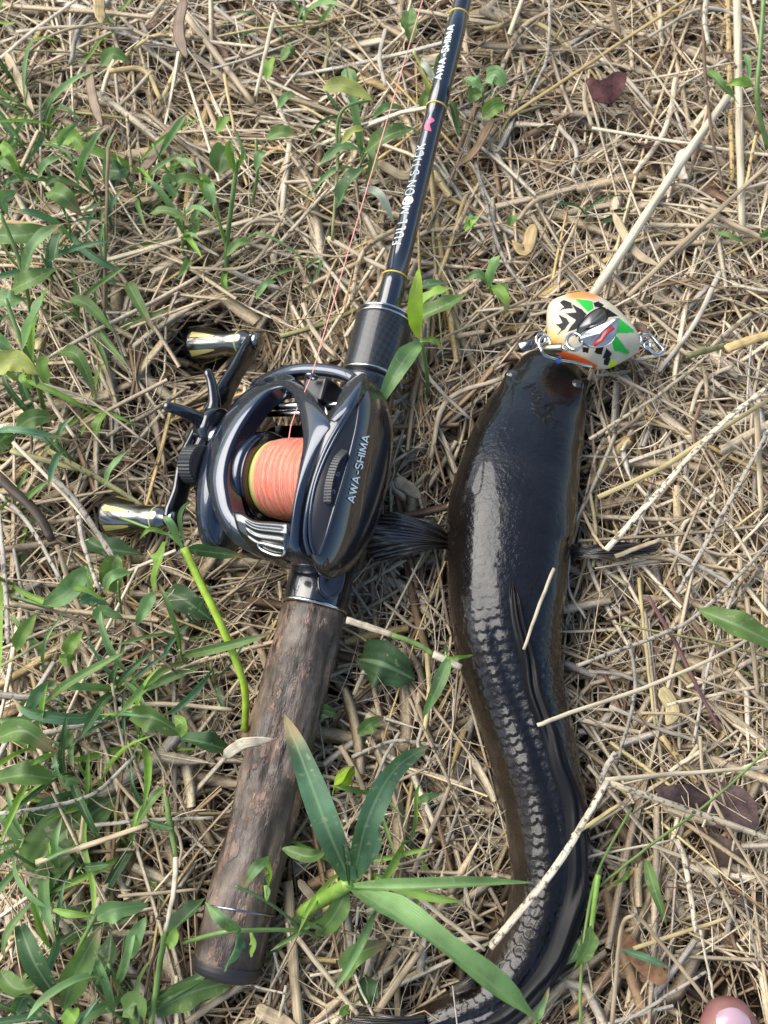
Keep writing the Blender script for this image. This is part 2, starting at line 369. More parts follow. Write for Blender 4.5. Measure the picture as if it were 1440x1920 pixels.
def ring_shell(name, outer, inner, m, drop_o, drop_i, bev=.0012, rows=7, n=110, dz=0.):
    o = catmull(outer, n, True); i_ = catmull(inner, n, True)
    O = np.array([RS(*q, dz=dz) for q in o]); I = np.array([RS(*q, dz=dz) for q in i_])
    rowsV = []; dirv = unit((I-O)*[1, 1, 0])
    rowsV.append(O+np.c_[dirv[:, :2]*0, -np.full(n, drop_o)]-dirv*.0005); rowsV.append(O-[0, 0, bev*1.6]-dirv*.0002)
    rowsV.append(O+dirv*bev*.35-[0, 0, bev*.45])
    for t in np.linspace(.0, 1, rows):
        q = O+(I-O)*t; q = q+dirv*bev*(1-2*t)
        q[:, 2] = surf(q[:, 0], q[:, 1])+dz+.0009*math.sin(math.pi*t); rowsV.append(q)
    rowsV.append(I-dirv*bev*.35-[0, 0, bev*.45]); rowsV.append(I-[0, 0, bev*1.6]); rowsV.append(I-[0, 0, drop_i]+dirv*.0015)
    V = np.array(rowsV); return rmake(name, V.reshape(-1, 3), grid_faces(len(rowsV), n), m)
outer = [(545, 702), (572, 728), (600, 764), (621, 796), (608, 820), (592, 852), (574, 905), (562, 960), (558, 1010), (552, 1038), (515, 1044), (470, 1034), (428, 1010), (400, 965), (386, 915), (384, 880), (392, 835), (412, 788), (446, 744), (490, 712), (520, 702)]
inner = [(530, 726), (544, 737), (555, 762), (562, 792), (565, 830), (557, 878), (549, 925), (543, 965), (538, 992), (520, 998), (490, 998), (460, 985), (434, 958), (425, 927), (421, 890), (429, 846), (446, 806), (466, 774), (488, 747), (508, 731)]
ring_shell('frame', outer, inner, M_FRAME, .020, .008)
# front hood bar and right shoulder
def band(name, pts, wid, m, dz=0., drop=.006, n=60):
    p = np.array([RS(*q, dz=dz) for q in catmull(pts, n)]); t = tangents(p); sdv = unit(np.cross([0, 0, 1.], t)); wv = np.interp(np.linspace(0, 1, n), np.linspace(0, 1, len(wid)), wid)[:, None]
    prof = [(-1, -drop), (-1, -.0010), (-.86, -.0002), (-.4, .0003), (.4, .0003), (.86, -.0002), (1, -.0010), (1, -drop)]
    V = np.array([p+sdv*wv*a_+[0, 0, b_] for a_, b_ in prof]).transpose(1, 0, 2)
    return rmake(name, V.reshape(-1, 3), grid_faces(n, 8)+[tuple(range(8)), tuple(range((n-1)*8+7, (n-1)*8-1, -1))], m)
band('front_hood', [(452, 745), (480, 716), (520, 697), (565, 689), (610, 691), (645, 700), (668, 716)], [.0012, .0020, .0024, .0026, .0026, .0026, .0024], M_FRAME, -.0012)
band('frame_shoulder', [(660, 712), (652, 735), (640, 765), (622, 790)], [.0055, .0052, .0040, .0022], M_FRAME, -.0005, .008, 30)
# right (palm) side plate: rounded ellipsoid shell
A_, B_, C_ = .0118, .0415, .0210
YP = YC+.0005
us = np.linspace(0, np.pi/2, 26); vv = np.linspace(0, 2*np.pi, 90, endpoint=False); V = []
for u in us:
    k = math.cos(u)**.72; x = XS+.0010+A_*math.sin(u)
    for q in vv: V.append((x, YP+B_*k*math.copysign(abs(math.cos(q))**.9, math.cos(q)), ZC-.001+C_*k*math.sin(q)))
rmake('side_plate', V, grid_faces(26, 90)+[tuple(range(89, -1, -1))], M_BLACK)
def plate_h(x, y):
    sx = np.clip((x-XS-.001)/A_, 0, .985); k = (1-sx*sx)**.36; q = np.clip((y-YP)/(B_*k), -.97, .97)
    return ZC-.001+C_*k*np.sqrt(1-np.abs(q)**(2/.9))
def RP(px, py, lift=0.):
    h = .04
    for _ in range(60):
        p = RZ(px, py, h); h = .75*h+.25*(plate_h(p[0], p[1]))
    p = RZ(px, py, h+lift); return p
# recessed teardrop with brake dial
rec_l = [(671, 750), (650, 785), (628, 822), (606, 868), (590, 915), (582, 965), (582, 1012), (590, 1040)]
rec_r = [(674, 757), (668, 800), (658, 845), (646, 890), (634, 930), (622, 970), (610, 1010), (598, 1042)]
nl = 40; Lc, Rc = catmull(rec_l, nl), catmull(rec_r, nl); V = []
for t in np.linspace(0, 1, 8):
    for q in Lc+(Rc-Lc)*t: V.append(RP(q[0], q[1], .0006-.0004*math.sin(math.pi*t)))
rec = rmake('dial_panel', V, grid_faces(8, nl, False), M_SATIN)
for nm, cv in (('panel_trim', Lc), ('panel_trim', Rc)):
    V, F, _ = tube([RP(q[0], q[1], .0006) for q in cv], np.interp(np.linspace(0, 1, nl), [0, .5, 1], [.0004, .0008, .0005]), 8); rmake(nm, V, F, M_FRAME, rec)
seam = catmull([(672, 742), (640, 788), (612, 835), (590, 890), (575, 950), (570, 1005), (578, 1040)], 40)
V, F, _ = tube([RP(q[0]+3, q[1], .0005) for q in seam], .0011, 8); rmake('seam_trim', V, F, M_FRAME)
dial = catmull([(648, 846), (634, 862), (624, 888), (618, 915), (616, 945)], 22)
V, F, _ = tube([RP(q[0], q[1], .0008) for q in dial], .0011, 8); dl = rmake('brake_dial', V, F, M_BLACK)
mb = MB()
for q, q2 in zip(dial[:-1], dial[1:]):
    c = RP(q[0]-2, q[1], .0019); d = unit(RP(q2[0]-2, q2[1], .0019)-c); e = unit(np.cross(d, [0, 0, 1.])); mb.add(*box(c, d*.0004, e*.0017, np.array([0, 0, .0004])))
o = make('dial_teeth', L2W(np.vstack(mb.V)), mb.F, M_SATIN, dl, smooth=False); o['kind'] = 'stuff'
def on_plate(p0, p1):
    a0, a1 = np.array(p0, float), np.array(p1, float); d = unit(a1-a0); nn = np.array([d[1], -d[0]]); ln = np.linalg.norm(a1-a0)
    nn = -nn if nn[0] > 0 else nn
    return (lambda u, v: L2W(RP(*(a0+d*u*ln+nn*v), .0005))[0] if False else L2W(RP(*(a0+d*u*ln+nn*v), .0005)))
lettering('maker_lettering', 'AWA-SHIMA', 1, 13, on_plate((664, 943), (693, 818)), M_PRINT, reel, .17, .24)
lettering('dial_number', '6', 1, 8, on_plate((635, 893), (637, 886)), M_PRINTD, reel, .12, .2)
lettering('dial_number', '5', 1, 8, on_plate((627, 926), (629, 919)), M_PRINTD, reel, .12, .2)
# core of the reel under the shell, foot, left side plate
def xloft(name, secs, m, n=64, parent=None, yc=None, zc=None):   # sections (x, ry, rz) round the spool axis
    V = []; q = np.linspace(0, 2*np.pi, n, endpoint=False); yc = YC if yc is None else yc; zc = ZC if zc is None else zc
    for x, ry, rz in secs:
        for t in q: V.append((x, yc+ry*math.cos(t), zc+rz*math.sin(t)))
    return rmake(name, V, grid_faces(len(secs), n)+[tuple(range(n-1, -1, -1)), tuple(range((len(secs)-1)*n, len(secs)*n))], m, parent)
XL = RS(388, 890)[0]
XR = XS-.001
xloft('left_side_plate', [(XL+.004, .0335, .0165), (XL-.001, .035, .0175), (XL-.005, .034, .017), (XL-.008, .029, .0155), (XL-.010, .020, .013)], M_FRAME)
xloft('frame_cheek', [(XR-.004, .034, .0175), (XR+.001, .036, .0185)], M_SATIN)
mb = MB(); mb.add(*box((XSP, YC, .0065), np.array([.020, 0, 0]), np.array([0, .030, 0]), np.array([0, 0, .0045])))
mb.add(*box((XSP+.006, YC, .0025), np.array([.006, 0, 0]), np.array([0, .027, 0]), np.array([0, 0, .003]))); mb.F = mb.F
make('reel_foot', L2W(np.vstack(mb.V)), mb.F, M_SATIN, reel, smooth=False)
# spool
xl0 = RZ(462, 900, ZC+.012)[0]; RSP = .0172
x0, x1 = xl0, XR-.0035
M_LINE = mat('braided_line', rough=.55, spec=.3); n = N(M_LINE)
wv = n.new('ShaderNodeTexWave'); wv.bands_direction = 'Y'; wv.inputs['Scale'].default_value = 9; wv.inputs['Distortion'].default_value = 5; wv.inputs['Detail'].default_value = 4; wv.inputs['Detail Scale'].default_value = 1.4
n.link(n.coord('UV', (1.4, 5, 1), (0, 0, .05)), wv.inputs['Vector'])
c = n.ramp(wv.outputs[1], [(.08, (.34, .03, .03)), (.25, (.80, .10, .12)), (.62, (.87, .20, .21)), (.85, (.86, .36, .31)), (.96, (.72, .62, .22))])
nz = n.ramp(n.noise(n.coord('UV', (3, 1.1, 1)), 2.2, 3), [(.50, G3(0)), (.66, G3(.75))]); c = n.mix(nz, c, (.86, .18, .10))
sx = n.new('ShaderNodeSeparateXYZ'); n.link(n.coord('UV'), sx.inputs[0]); ed = n.ramp(sx.outputs[1], [(.02, G3(1)), (.06, G3(.5)), (.11, G3(0))]); c = n.mix(ed, c, (.62, .72, .16))
n.base(c); n.bump(wv.outputs[1], .5, .0004)
k = 90; xx = np.linspace(x0, x1, k); tt = np.linspace(0, 1, k)
rr = RSP*(1-.10*np.abs(2*tt-1)**4)+.00016*np.sin(xx/.00075*2*np.pi)+.0002*np.sin(xx*2300)
V, F, uv = tube([(x, YC, ZC-.0035) for x in xx], rr, 64, hint=(0, 0, 1), caps=True)
rmake('wound_line', V, F, M_LINE, uv=uv)
def xdisc(name, x, r0, r1, th, m, parent=None):
    prof = [(x-th, r0), (x-th, r1-.0006), (x-th*.6, r1), (x+th*.6, r1), (x+th, r1-.0006), (x+th, r0)]; q = np.linspace(0, 2*np.pi, 72, endpoint=False)
    V = [(a_, YC+b_*math.cos(t), ZC-.0035+b_*math.sin(t)) for a_, b_ in prof for t in q]; return rmake(name, V, grid_faces(6, 72)+[tuple(range(71, -1, -1)), tuple(range(5*72, 6*72))], m, parent)
xdisc('spool_flange', x0-.0009, .004, .0192, .0008, M_BLACK); xdisc('spool_flange', x1+.0009, .004, .0192, .0008, M_BLACK)
xdisc('spool_housing', x0-.0048, .004, .0202, .0030, M_FRAME)
# level wind rods and line carriage
for px_, py_, h, rr_ in ((520, 762, .030, .0016), (520, 776, .028, .0013)):
    c = RZ(px_, py_, h); V, F, _ = tube([(x, c[1], c[2]) for x in np.linspace(XL+.006, XR+.004, 10)], rr_, 14); rmake('level_wind_rod', V, F, M_STEEL)
c = RZ(592, 732, .034)
mb = MB(); mb.add(*box(c-[0, 0, .004], np.array([.0058, 0, 0]), np.array([0, .0055, 0]), np.array([0, 0, .006])))
car = make('line_carriage', L2W(np.vstack(mb.V)), mb.F, M_SATIN, reel, smooth=False); bv = car.modifiers.new('b', 'BEVEL'); bv.width = .0014; bv.segments = 3
cg = RZ(584, 706, .040); V, F, _ = tube([cg+[.0022*math.cos(t), 0, .0022*math.sin(t)] for t in np.linspace(0, 2*np.pi, 20)[:-1]], .0007, 6, hint=(0, 1, 0), caps=False); rmake('line_eyelet', V, grid_faces(19, 6, True, True), M_GREY)
# thumb bar
tb = [[(436, 960), (452, 962), (476, 975), (510, 978), (541, 981)], [(440, 976), (456, 982), (480, 995), (512, 1000), (541, 1003)], [(444, 990), (460, 1002), (484, 1018), (514, 1024), (539, 1028)], [(452, 1008), (466, 1024), (492, 1043), (512, 1050), (530, 1050)]]
H = [.0385, .0380, .0345, .029]; V = []; nr = 30; nc = 30
crows = [catmull(rw, nc) for rw in tb]
for i, t in enumerate(np.linspace(0, 1, nr)):
    f = t*3; k = min(int(f), 2); u = f-k; rw = crows[k]*(1-u)+crows[k+1]*u; h = H[k]*(1-u)+H[k+1]*u
    for j, q in enumerate(rw):
        g_ = math.sin(t*np.pi*9)*.00045 if (.1 < t < .7 and 9 < j < 27) else 0
        e = min(i, nr-1-i, j, nc-1-j); V.append(RS(q[0], q[1], np.interp(t, [0, .3, .7, 1], [.0010, .0022, .0020, .0002])+g_-(.0008 if e == 0 else .0002 if e == 1 else 0)))
V = np.array(V); nb = len(V); Vb = V-[0, 0, .005]
F = grid_faces(nr, nc, False)+[tuple(reversed(f)) for f in grid_faces(nr, nc, False, off=nb)]
bd = [j for j in range(nc)]+[i*nc+nc-1 for i in range(1, nr)]+[(nr-1)*nc+j for j in range(nc-2, -1, -1)]+[i*nc for i in range(nr-2, 0, -1)]
F += [(bd[i], bd[i-1], bd[i-1]+nb, bd[i]+nb) for i in range(len(bd))]
bar = rmake('thumb_bar', np.vstack([V, Vb]), F, mat('thumb_bar_chrome', (.12, .122, .126), .27, 1))
sl = [RS(*q, .0020) for q in catmull([(486, 1018), (520, 1026), (533, 1030), (530, 1041), (512, 1040), (490, 1030)], 40, True)]
V, F, _ = tube(sl, .0006, 6, caps=False); rmake('thumb_bar_slot', V, grid_faces(40, 6, True, True), M_STEEL, bar)
# drag star, tension knob, handle
XST = XL-.015
hub = np.array([XL-.010, YC+.004, ZC-.010])
def xcyl(name, x0, x1, r, yc, zc, m, knurl=0, n=48, parent=None):
    prof = [(x0, r*.9), (x0+(x1-x0)*.08, r), (x1-(x1-x0)*.08, r), (x1, r*.9)]; q = np.linspace(0, 2*np.pi, n, endpoint=False)
    V = [(a_, yc+b_*(1+(.035 if knurl and i % 2 else 0))*math.cos(t), zc+b_*(1+(.035 if knurl and i % 2 else 0))*math.sin(t)) for a_, b_ in prof for i, t in enumerate(q)]
    return rmake(name, V, grid_faces(4, n)+[tuple(range(n-1, -1, -1)), tuple(range(3*n, 4*n))], m, parent, smooth=not knurl)
tk = RX(374, 872, XL-.011); xcyl('tension_knob', XL-.016, XL-.008, .0085, tk[1], tk[2], M_SATIN, 1, 72)
t1, t2 = RX(404, 692, XST), RX(326, 797, XST-.004)
hc = RX(398, 805, XST); 
star = xcyl('drag_star', XST-.003, XST+.005, .0095, hc[1], hc[2], M_BLACK)
angs = math.atan2(t1[2]-hc[2], t1[1]-hc[1]); R1 = np.linalg.norm((t1-hc)[1:])
for k in range(5):
    th = angs+k*2*np.pi/5; d = np.array([0, math.cos(th), math.sin(th)]); e = np.array([0, -math.sin(th), math.cos(th)])
    p = catmull([hc+d*.006, hc+d*R1*.45-e*.0006, hc+d*R1*.75+[-.0015, 0, 0], hc+d*R1*1.0+[-.004, 0, 0]+e*.001], 14)
    V, F, _ = tube(p, np.interp(np.linspace(0, 1, 14), [0, .3, .75, .95, 1], [.0050, .0032, .0023, .0024, .0012]), 12, hint=(1, 0, 0), flat=.8); rmake('star_prong', V, F, M_BLACK, star)
XH = XL-.019
e1, e2 = RX(478, 640, XH), RX(322, 975, XH); hh = RX(378, 822, XH)
pa = catmull([e1, RX(448, 688, XH), RX(418, 742, XH), hh, RX(352, 868, XH), RX(336, 930, XH), e2], 60)
tn = tangents(pa); sdv = unit(np.cross(tn, [1., 0, 0])); wv_ = np.interp(np.linspace(0, 1, 60), [0, .06, .2, .5, .8, .94, 1], [.0045, .0052, .0042, .0068, .0042, .0052, .0045])[:, None]
V = np.array([pa+sdv*wv_*a_+[b_, 0, 0] for a_, b_ in [(-1, -.001), (-.85, -.0016), (.85, -.0016), (1, -.001), (1, .001), (.85, .0014), (-.85, .0014), (-1, .001)]]).transpose(1, 0, 2).reshape(-1, 3)
arm = rmake('handle_arm', V, grid_faces(60, 8)+[tuple(range(8)), tuple(range(60*8-1, 59*8-1, -1))], M_BLACK)
xcyl('handle_nut', XH-.006, XH+.012, .0052, hh[1], hh[2], M_GREY, parent=arm)
KL = .031
for e in (e1, e2):
    prof = [(0, .0032), (.003, .0048), (.004, .0056), (.013, .0056), (.018, .0060), (.026, .0078), (.0325, .0090), (.0340, .0090), (.0352, .0082), (.0358, .0062), (.0360, .0003)]
    q = np.linspace(0, 2*np.pi, 56, endpoint=False)
    V = [(e[0]-.002-l, e[1]+rr_*math.cos(t), e[2]+rr_*math.sin(t)) for l, rr_ in prof for t in q]
    kn = rmake('handle_knob', V, grid_faces(len(prof), 56), M_DKCH)
    for t0 in np.arange(6)*np.pi/3+.4:
        V = []
        for l in np.linspace(.0185, .0315, 8):
            rb = np.interp(l, [p_[0] for p_ in prof], [p_[1] for p_ in prof]); wq = .15*np.interp(l, [.0185, .022, .0315], [.35, .8, 1.15])
            for t in np.linspace(-wq, wq, 7): V.append((e[0]-.002-l, e[1]+(rb+.0003)*math.cos(t0+t), e[2]+(rb+.0003)*math.sin(t0+t)))
        rmake('knob_inlay', V, grid_faces(8, 7, False), M_BRASS, kn)
    V, F, _ = tube([(e[0]-.002-.006, e[1]+.0053*math.cos(t), e[2]+.0053*math.sin(t)) for t in q], .0006, 6, hint=(1, 0, 0), caps=False); rmake('knob_ring', V, grid_faces(56, 6, True, True), M_BRASS, kn)
    xcyl('knob_screw', e[0]-.001, e[0]+.003, .0040, e[1], e[2], M_GREY, parent=arm)
adopt(reel)
# fishing line: spool -> carriage -> off towards the first guide
pl = np.vstack([L2W(np.array([RZ(541, 826, ZC-.0035+RSP*.93)])), L2W(np.array([RZ(550, 785, .040)])), L2W(cg[None]), [gc]])
V, F, uv = tube(np.vstack([catmull(pl[:3], 12)[:-1], pl[2]+(pl[3]-pl[2])*np.linspace(0, 1, 20)[:, None]]), .00024, 6)
tag(make('fishing_line', V, F, mat('pink_line', (.85, .33, .28), .5)), 'thin pink fishing line running from the reel alongside the rod', 'fishing line')
# ================================================================== FISH
fy = [(1042, 652, 34), (1038, 672, 45), (1027, 700, 63), (1015, 750, 84), (998, 800, 98), (982, 850, 108), (970, 900, 114), (961, 950, 118), (955, 1000, 118), (951, 1050, 114), (950, 1100, 111), (949, 1150, 106), (952, 1200, 100), (959, 1250, 94), (969, 1300, 89), (983, 1350, 86), (997, 1400, 84), (1008, 1450, 81), (1019, 1500, 78), (1026, 1550, 76), (1030, 1600, 74), (1030, 1650, 71), (1022, 1700, 69), (1006, 1750, 66), (980, 1800, 62), (945, 1845, 56), (902, 1878, 48), (858, 1900, 40), (815, 1914, 33), (788, 1921, 27)]
fy = np.array(fy, float); NS, NT = 620, 240
fq = catmull(fy, 400)
d_ = np.r_[0, np.cumsum(np.linalg.norm(np.diff(fq[:, :2], axis=0), axis=1))]
fq = np.stack([np.interp(np.linspace(0, d_[-1], NS), d_, fq[:, i]) for i in range(3)], 1)
fs = np.linspace(0, 1, NS)
ratio = np.interp(fs, [0, .05, .12, .25, .4, .6, .85, 1], [.55, .60, .68, .80, .92, 1.0, 1.05, 1.15])
hw = fq[:, 2]*.43/FPX*np.interp(fs, [0, 1], [.95, .87]); FB = .013
for _ in range(4):
    hhh = hw*ratio; zc = FB+hhh*.95+.004*np.exp(-fs/.07)
    ctr = np.array([P(x, y, z) for (x, y), z in zip(fq[:, :2], zc)]); hw = np.array([px2m(c_, q) for c_, q in zip(ctr, fq[:, 2])])
def smooth1(v, k=41):
    kk = np.hanning(k+2)[1:-1]; kk /= kk.sum(); return np.convolve(np.pad(v, k//2, 'edge'), kk, 'valid')
ratio = smooth1(ratio, 81); hw = smooth1(hw, 31); ctr = np.stack([smooth1(np.r_[ctr[:, i]], 21) if False else ctr[:, i] for i in range(3)], 1)
nose = np.interp(fs, [0, .006, .015, .03], [.30, .70, .9, 1.0]); hw = hw*nose; hhh = hw*ratio
roll = np.radians(np.interp(fs, [0, .1, .25, .33, .45, .6, .75, .9, 1], [-9, -8, -6, -3, 12, 25, 34, 38, 30]))
roll = smooth1(roll, 81)
fT = tangents(ctr); fS = unit(np.cross([0, 0, 1.], fT)); fN = np.cross(fT, fS)
Nn = np.cos(roll)[:, None]*fN+np.sin(roll)[:, None]*fS; Sn = np.cos(roll)[:, None]*fS-np.sin(roll)[:, None]*fN
th = np.linspace(0, 2*np.pi, NT, endpoint=False)
arcl = np.r_[0, np.cumsum(np.linalg.norm(np.diff(ctr, axis=0), axis=1))]
expo = np.interp(fs, [0, .3, .5, 1], [.78, .86, 1, 1])[:, None]
sn_, cs_ = np.sin(th)[None], np.cos(th)[None]
sx_ = np.sign(sn_)*np.abs(sn_)**expo; cx_ = np.sign(cs_)*np.abs(cs_)**expo
# scales as relief
SL = .0040
A = (arcl[:, None]+0*th[None])/SL; Bc = (hw*.98)[:, None]*(((th+np.pi) % (2*np.pi))-np.pi)[None]/SL*1.05
scale_h = np.full(A.shape, -1.)
i0 = np.floor(A)
for di in (-1, 0, 1):
    ii = i0+di; off = .5*(np.mod(ii, 2)); j0 = np.round(Bc-off)
    for dj in (-1, 0, 1):
        jx = np.sin(ii*12.9898+(j0+dj)*78.233)*43758.5453; jx = jx-np.floor(jx); jy = np.sin(ii*39.34+(j0+dj)*11.13)*24634.63; jy = jy-np.floor(jy); cx = ii+.35+(jx-.5)*.34; cy = j0+dj+off+(jy-.5)*.26; dx = A-cx; dy = Bc-cy; ins = (dx*dx*.8+dy*dy*1.15) < .47
        scale_h = np.where(ins, np.maximum(scale_h, dx*.55+.15-dy*dy*.35), scale_h)
scale_h = np.clip(scale_h, -.4, 1)
dors = ((th+np.pi) % (2*np.pi))-np.pi
smask = np.interp(fs, [.20, .34, .42, .93, 1], [0, .35, 1, 1, .3])[:, None]*np.interp(np.abs(dors), [0, 1.1, 1.6, 3.14], [1, 1, .45, .3])[None]
nzv = np.array([[mnoise.noise(Vector((s_*26, math.cos(t)*2.3, math.sin(t)*2.3))) for t in th[::8]] for s_ in fs[::4]])
nzv = np.repeat(np.repeat(nzv, 4, 0), 8, 1)[:NS, :NT]
ker = np.ones(13)/13
for _ in range(2):
    nzv = np.apply_along_axis(lambda r_: np.convolve(np.r_[r_[-12:], r_, r_[:12]], ker, 'same')[12:-12], 1, nzv); nzv = np.apply_along_axis(lambda r_: np.convolve(np.pad(r_, 12, 'edge'), ker, 'same')[12:-12], 0, nzv)
disp = scale_h*smask*.00055+nzv*.0005
# shallow furrow either side of the dorsal line, brow bumps at the eyes
disp += -.0010*(dors < 0)[None]*np.exp(-((np.abs(dors)-.42)/.16)**2)[None]*np.interp(fs, [.3, .4, .95, 1], [0, 1, 1, 0])[:, None]
disp += .0018*np.exp(-((np.abs(dors)-.90)/.22)**2)[None]*np.exp(-((fs-.062)/.018)**2)[:, None]
# gill cover edge
disp += .0006*np.interp(fs[:, None]-.02*np.cos(dors*1.5)[None], [.20, .262, .268, .30], [0, 1, -.2, 0])*np.interp(np.abs(dors), [.75, 1.1], [0, 1])[None]
FV = ctr[:, None]+((hw[:, None]*sx_+disp*sn_)[..., None])*Sn[:, None]+((hhh[:, None]*cx_+disp*cs_)[..., None])*Nn[:, None]
fuv = np.stack(np.broadcast_arrays((dors/(2*np.pi)+.5)[None], fs[:, None]), -1).reshape(-1, 2)
M_FISH = mat('wet_fish_skin', rough=.25, spec=.22, coat=.75, coat_rough=.05); M_FISH.node_tree.nodes['Principled BSDF'].inputs['Coat IOR'].default_value = 1.36; n = N(M_FISH)
sx = n.new('ShaderNodeSeparateXYZ'); n.link(n.coord('UV'), sx.inputs[0])
side = n.ramp(sx.outputs[0], [(.10, (.045, .034, .024)), (.27, (.022, .015, .010)), (.36, (.012, .009, .007)), (.42, (.006, .006, .007)), (.58, (.006, .006, .007)), (.64, (.010, .008, .006)), (.74, (.022, .016, .011)), (.9, (.055, .042, .030))])
mot = n.ramp(n.noise(n.coord('Object'), 55, 4, .6), [(.3, G3(.55)), (.7, G3(1.5))]); n.base(n.mix(1, side, mot, 'MULTIPLY'))
n.link(n.ramp(n.noise(n.coord('Object'), 40, 3), [(.35, G3(.12)), (.7, G3(.3))]), n.b.inputs['Roughness'])
mh = n.new('ShaderNodeMath', operation='MULTIPLY_ADD'); n.link(n.noise(n.coord('Object'), 110, 4, .6), mh.inputs[0]); mh.inputs[1].default_value = 1.6; n.link(n.noise(n.coord('Object'), 520, 3), mh.inputs[2])
n.bump(mh.outputs[0], .34, .0009)
fish = tag(empty('fish', ctr[NS//2]-[0, 0, FB]), 'wet black snakehead fish curved on its belly beside the rod', 'fish')
body = make('body', FV.reshape(-1, 3), grid_faces(NS, NT)+[tuple(range(NT-1, -1, -1)), tuple(range((NS-1)*NT, NS*NT))], M_FISH, fish, uv=fuv)
def fish_pt(s_, ang, lift=0.):
    i = int(np.clip(round(s_*(NS-1)), 0, NS-1)); q = ctr[i]; e_ = expo[i, 0]
    a_ = math.copysign(abs(math.sin(ang))**e_, math.sin(ang)); b_ = math.copysign(abs(math.cos(ang))**e_, math.cos(ang))
    return q+Sn[i]*(hw[i]*a_+lift*math.sin(ang))+Nn[i]*(hhh[i]*b_+lift*math.cos(ang))
M_EYE = mat('fish_eye', (.035, .04, .042), .12, 0, .4, .4, .02); M_PUP = mat('fish_pupil', (.004, .004, .005), .05, coat=1)
for sg in (-1, 1):
    c = fish_pt(.062, sg*.90, -.0016); nrm = unit(fish_pt(.062, sg*.90, .01)-c); t_ = unit(np.cross(nrm, [0, 0, 1.])); b_ = np.cross(nrm, t_)
    for nm, R_, ex, mm in (('eye', .0038, 1.5, M_EYE), ('pupil', .0022, 1.53, M_PUP)):
        V = []
        for f_ in np.linspace(0, ex, 8):
            for q in np.linspace(0, 2*np.pi, 20, endpoint=False):
                lift = 0 if nm == 'eye' else .0019
                V.append(c+nrm*(R_*math.cos(f_)+lift)+R_*math.sin(f_)*(math.cos(q)*t_+math.sin(q)*b_))
        o = make(nm, V, grid_faces(8, 20), mm, fish if nm == 'eye' else eo)
        if nm == 'eye': eo = o
M_FIN = mat('wet_black_fin', rough=.25, spec=.5, coat=.7, coat_rough=.08); n = N(M_FIN)
rays = n.new('ShaderNodeTexWave'); rays.bands_direction = 'X'; rays.inputs['Scale'].default_value = 6; rays.inputs['Distortion'].default_value = 1.2; n.link(n.coord('UV', (1, .12, 1)), rays.inputs['Vector'])
n.base(n.ramp(rays.outputs[1], [(.1, (.007, .007, .007)), (.6, (.035, .027, .019)), (1, (.13, .10, .07))])); n.bump(rays.outputs[1], .6, .0008)
def fan(name, root0, root1, tips, nrays, thick, nseg=22, wob=.0006, parent=None):
    """fin with raised rays: root edge from root0 to root1, tip edge through the points tips"""
    k = nrays*4; tp = catmull(tips, k); rp = np.asarray(root0)+(np.asarray(root1)-root0)*np.linspace(0, 1, k)[:, None]
    V = []
    for t in np.linspace(0, 1, nseg):
        q = rp+(tp-rp)*t; q = q+np.c_[np.zeros((k, 2)), .006*math.sin(math.pi*t)*np.ones(k)+thick*np.sin(np.arange(k)*2*np.pi/4)*(1-.5*t)+wob*np.sin(np.arange(k)*.31+t*5)*4*t]; V.append(q)
    V = np.array(V).reshape(-1, 3); nb = len(V); F = grid_faces(nseg, k, False); F2 = [tuple(reversed(f)) for f in grid_faces(nseg, k, False, off=nb)]
    uv = np.stack(np.broadcast_arrays((np.arange(k)/k)[None], np.linspace(0, 1, nseg)[:, None]), -1).reshape(-1, 2)
    bd = list(range(k))+[i*k+k-1 for i in range(1, nseg)]+[(nseg-1)*k+j for j in range(k-2, -1, -1)]+[i*k for i in range(nseg-2, 0, -1)]
    F = F+F2+[(bd[i], bd[i-1], bd[i-1]+nb, bd[i]+nb) for i in range(len(bd))]
    return make(name, np.vstack([V, V-[0, 0, .0007]]), F, M_FIN, parent or fish, uv=np.vstack([uv, uv]))
fan('pectoral_fin', P(842, 1004, .032), P(842, 1030, .028), PS([(770, 1045), (722, 1055), (690, 1035), (688, 1000), (696, 972), (735, 962), (782, 968)], [.030, .032, .034, .036, .037, .037, .037])[::-1], 15, .0005)
fan('pectoral_fin', P(1056, 1034, .032), P(1056, 1052, .030), PS([(1215, 1016), (1238, 1022), (1225, 1034), (1150, 1056)], .034), 9, .0005)
fan('tail_fin', P(800, 1903, .034), P(806, 1936, .020), PS([(690, 1896), (650, 1912), (640, 1935), (660, 1960), (720, 1965)], .034), 14, .0005)
fan('anal_fin', P(928, 1790, .026), P(896, 1842, .026), PS([(850, 1850), (842, 1866), (852, 1868), (868, 1858)], .032), 6, .0004)
# folded dorsal fin lying along the back
k = 260; sF = np.linspace(.335, .955, k); V = []; mm_ = 15
for i, s_ in enumerate(sF):
    t = i/(k-1); hwid = np.interp(t, [0, .03, .2, .6, .9, 1], [.0006, .0020, .0036, .0044, .0040, .0008])
    lift = np.interp(t, [0, .04, .5, .9, 1], [.0006, .0026, .0046, .0040, .0010]); ri = max(hw[int(s_*(NS-1))], .004)
    for j in range(mm_):
        u = -1+2*j/(mm_-1); ang = (u*hwid+.0008*math.sin(t*15)+.0003*math.sin(t*41+1))/ri
        rid = .0010*math.sin(j*1.1+t*21+.6*math.sin(t*40))
        V.append(fish_pt(s_, ang, (lift*(1-abs(u)**3)+rid*(1-u*u)-.0004)))
uvd = np.stack(np.broadcast_arrays((np.arange(mm_)/mm_)[None], np.linspace(0, 6, k)[:, None]), -1).reshape(-1, 2)
make('dorsal_fin', V, grid_faces(k, mm_, False), mat('black_dorsal_fin', (.005, .005, .006), .42, 0, .22), fish, uv=uvd)
adopt(fish)
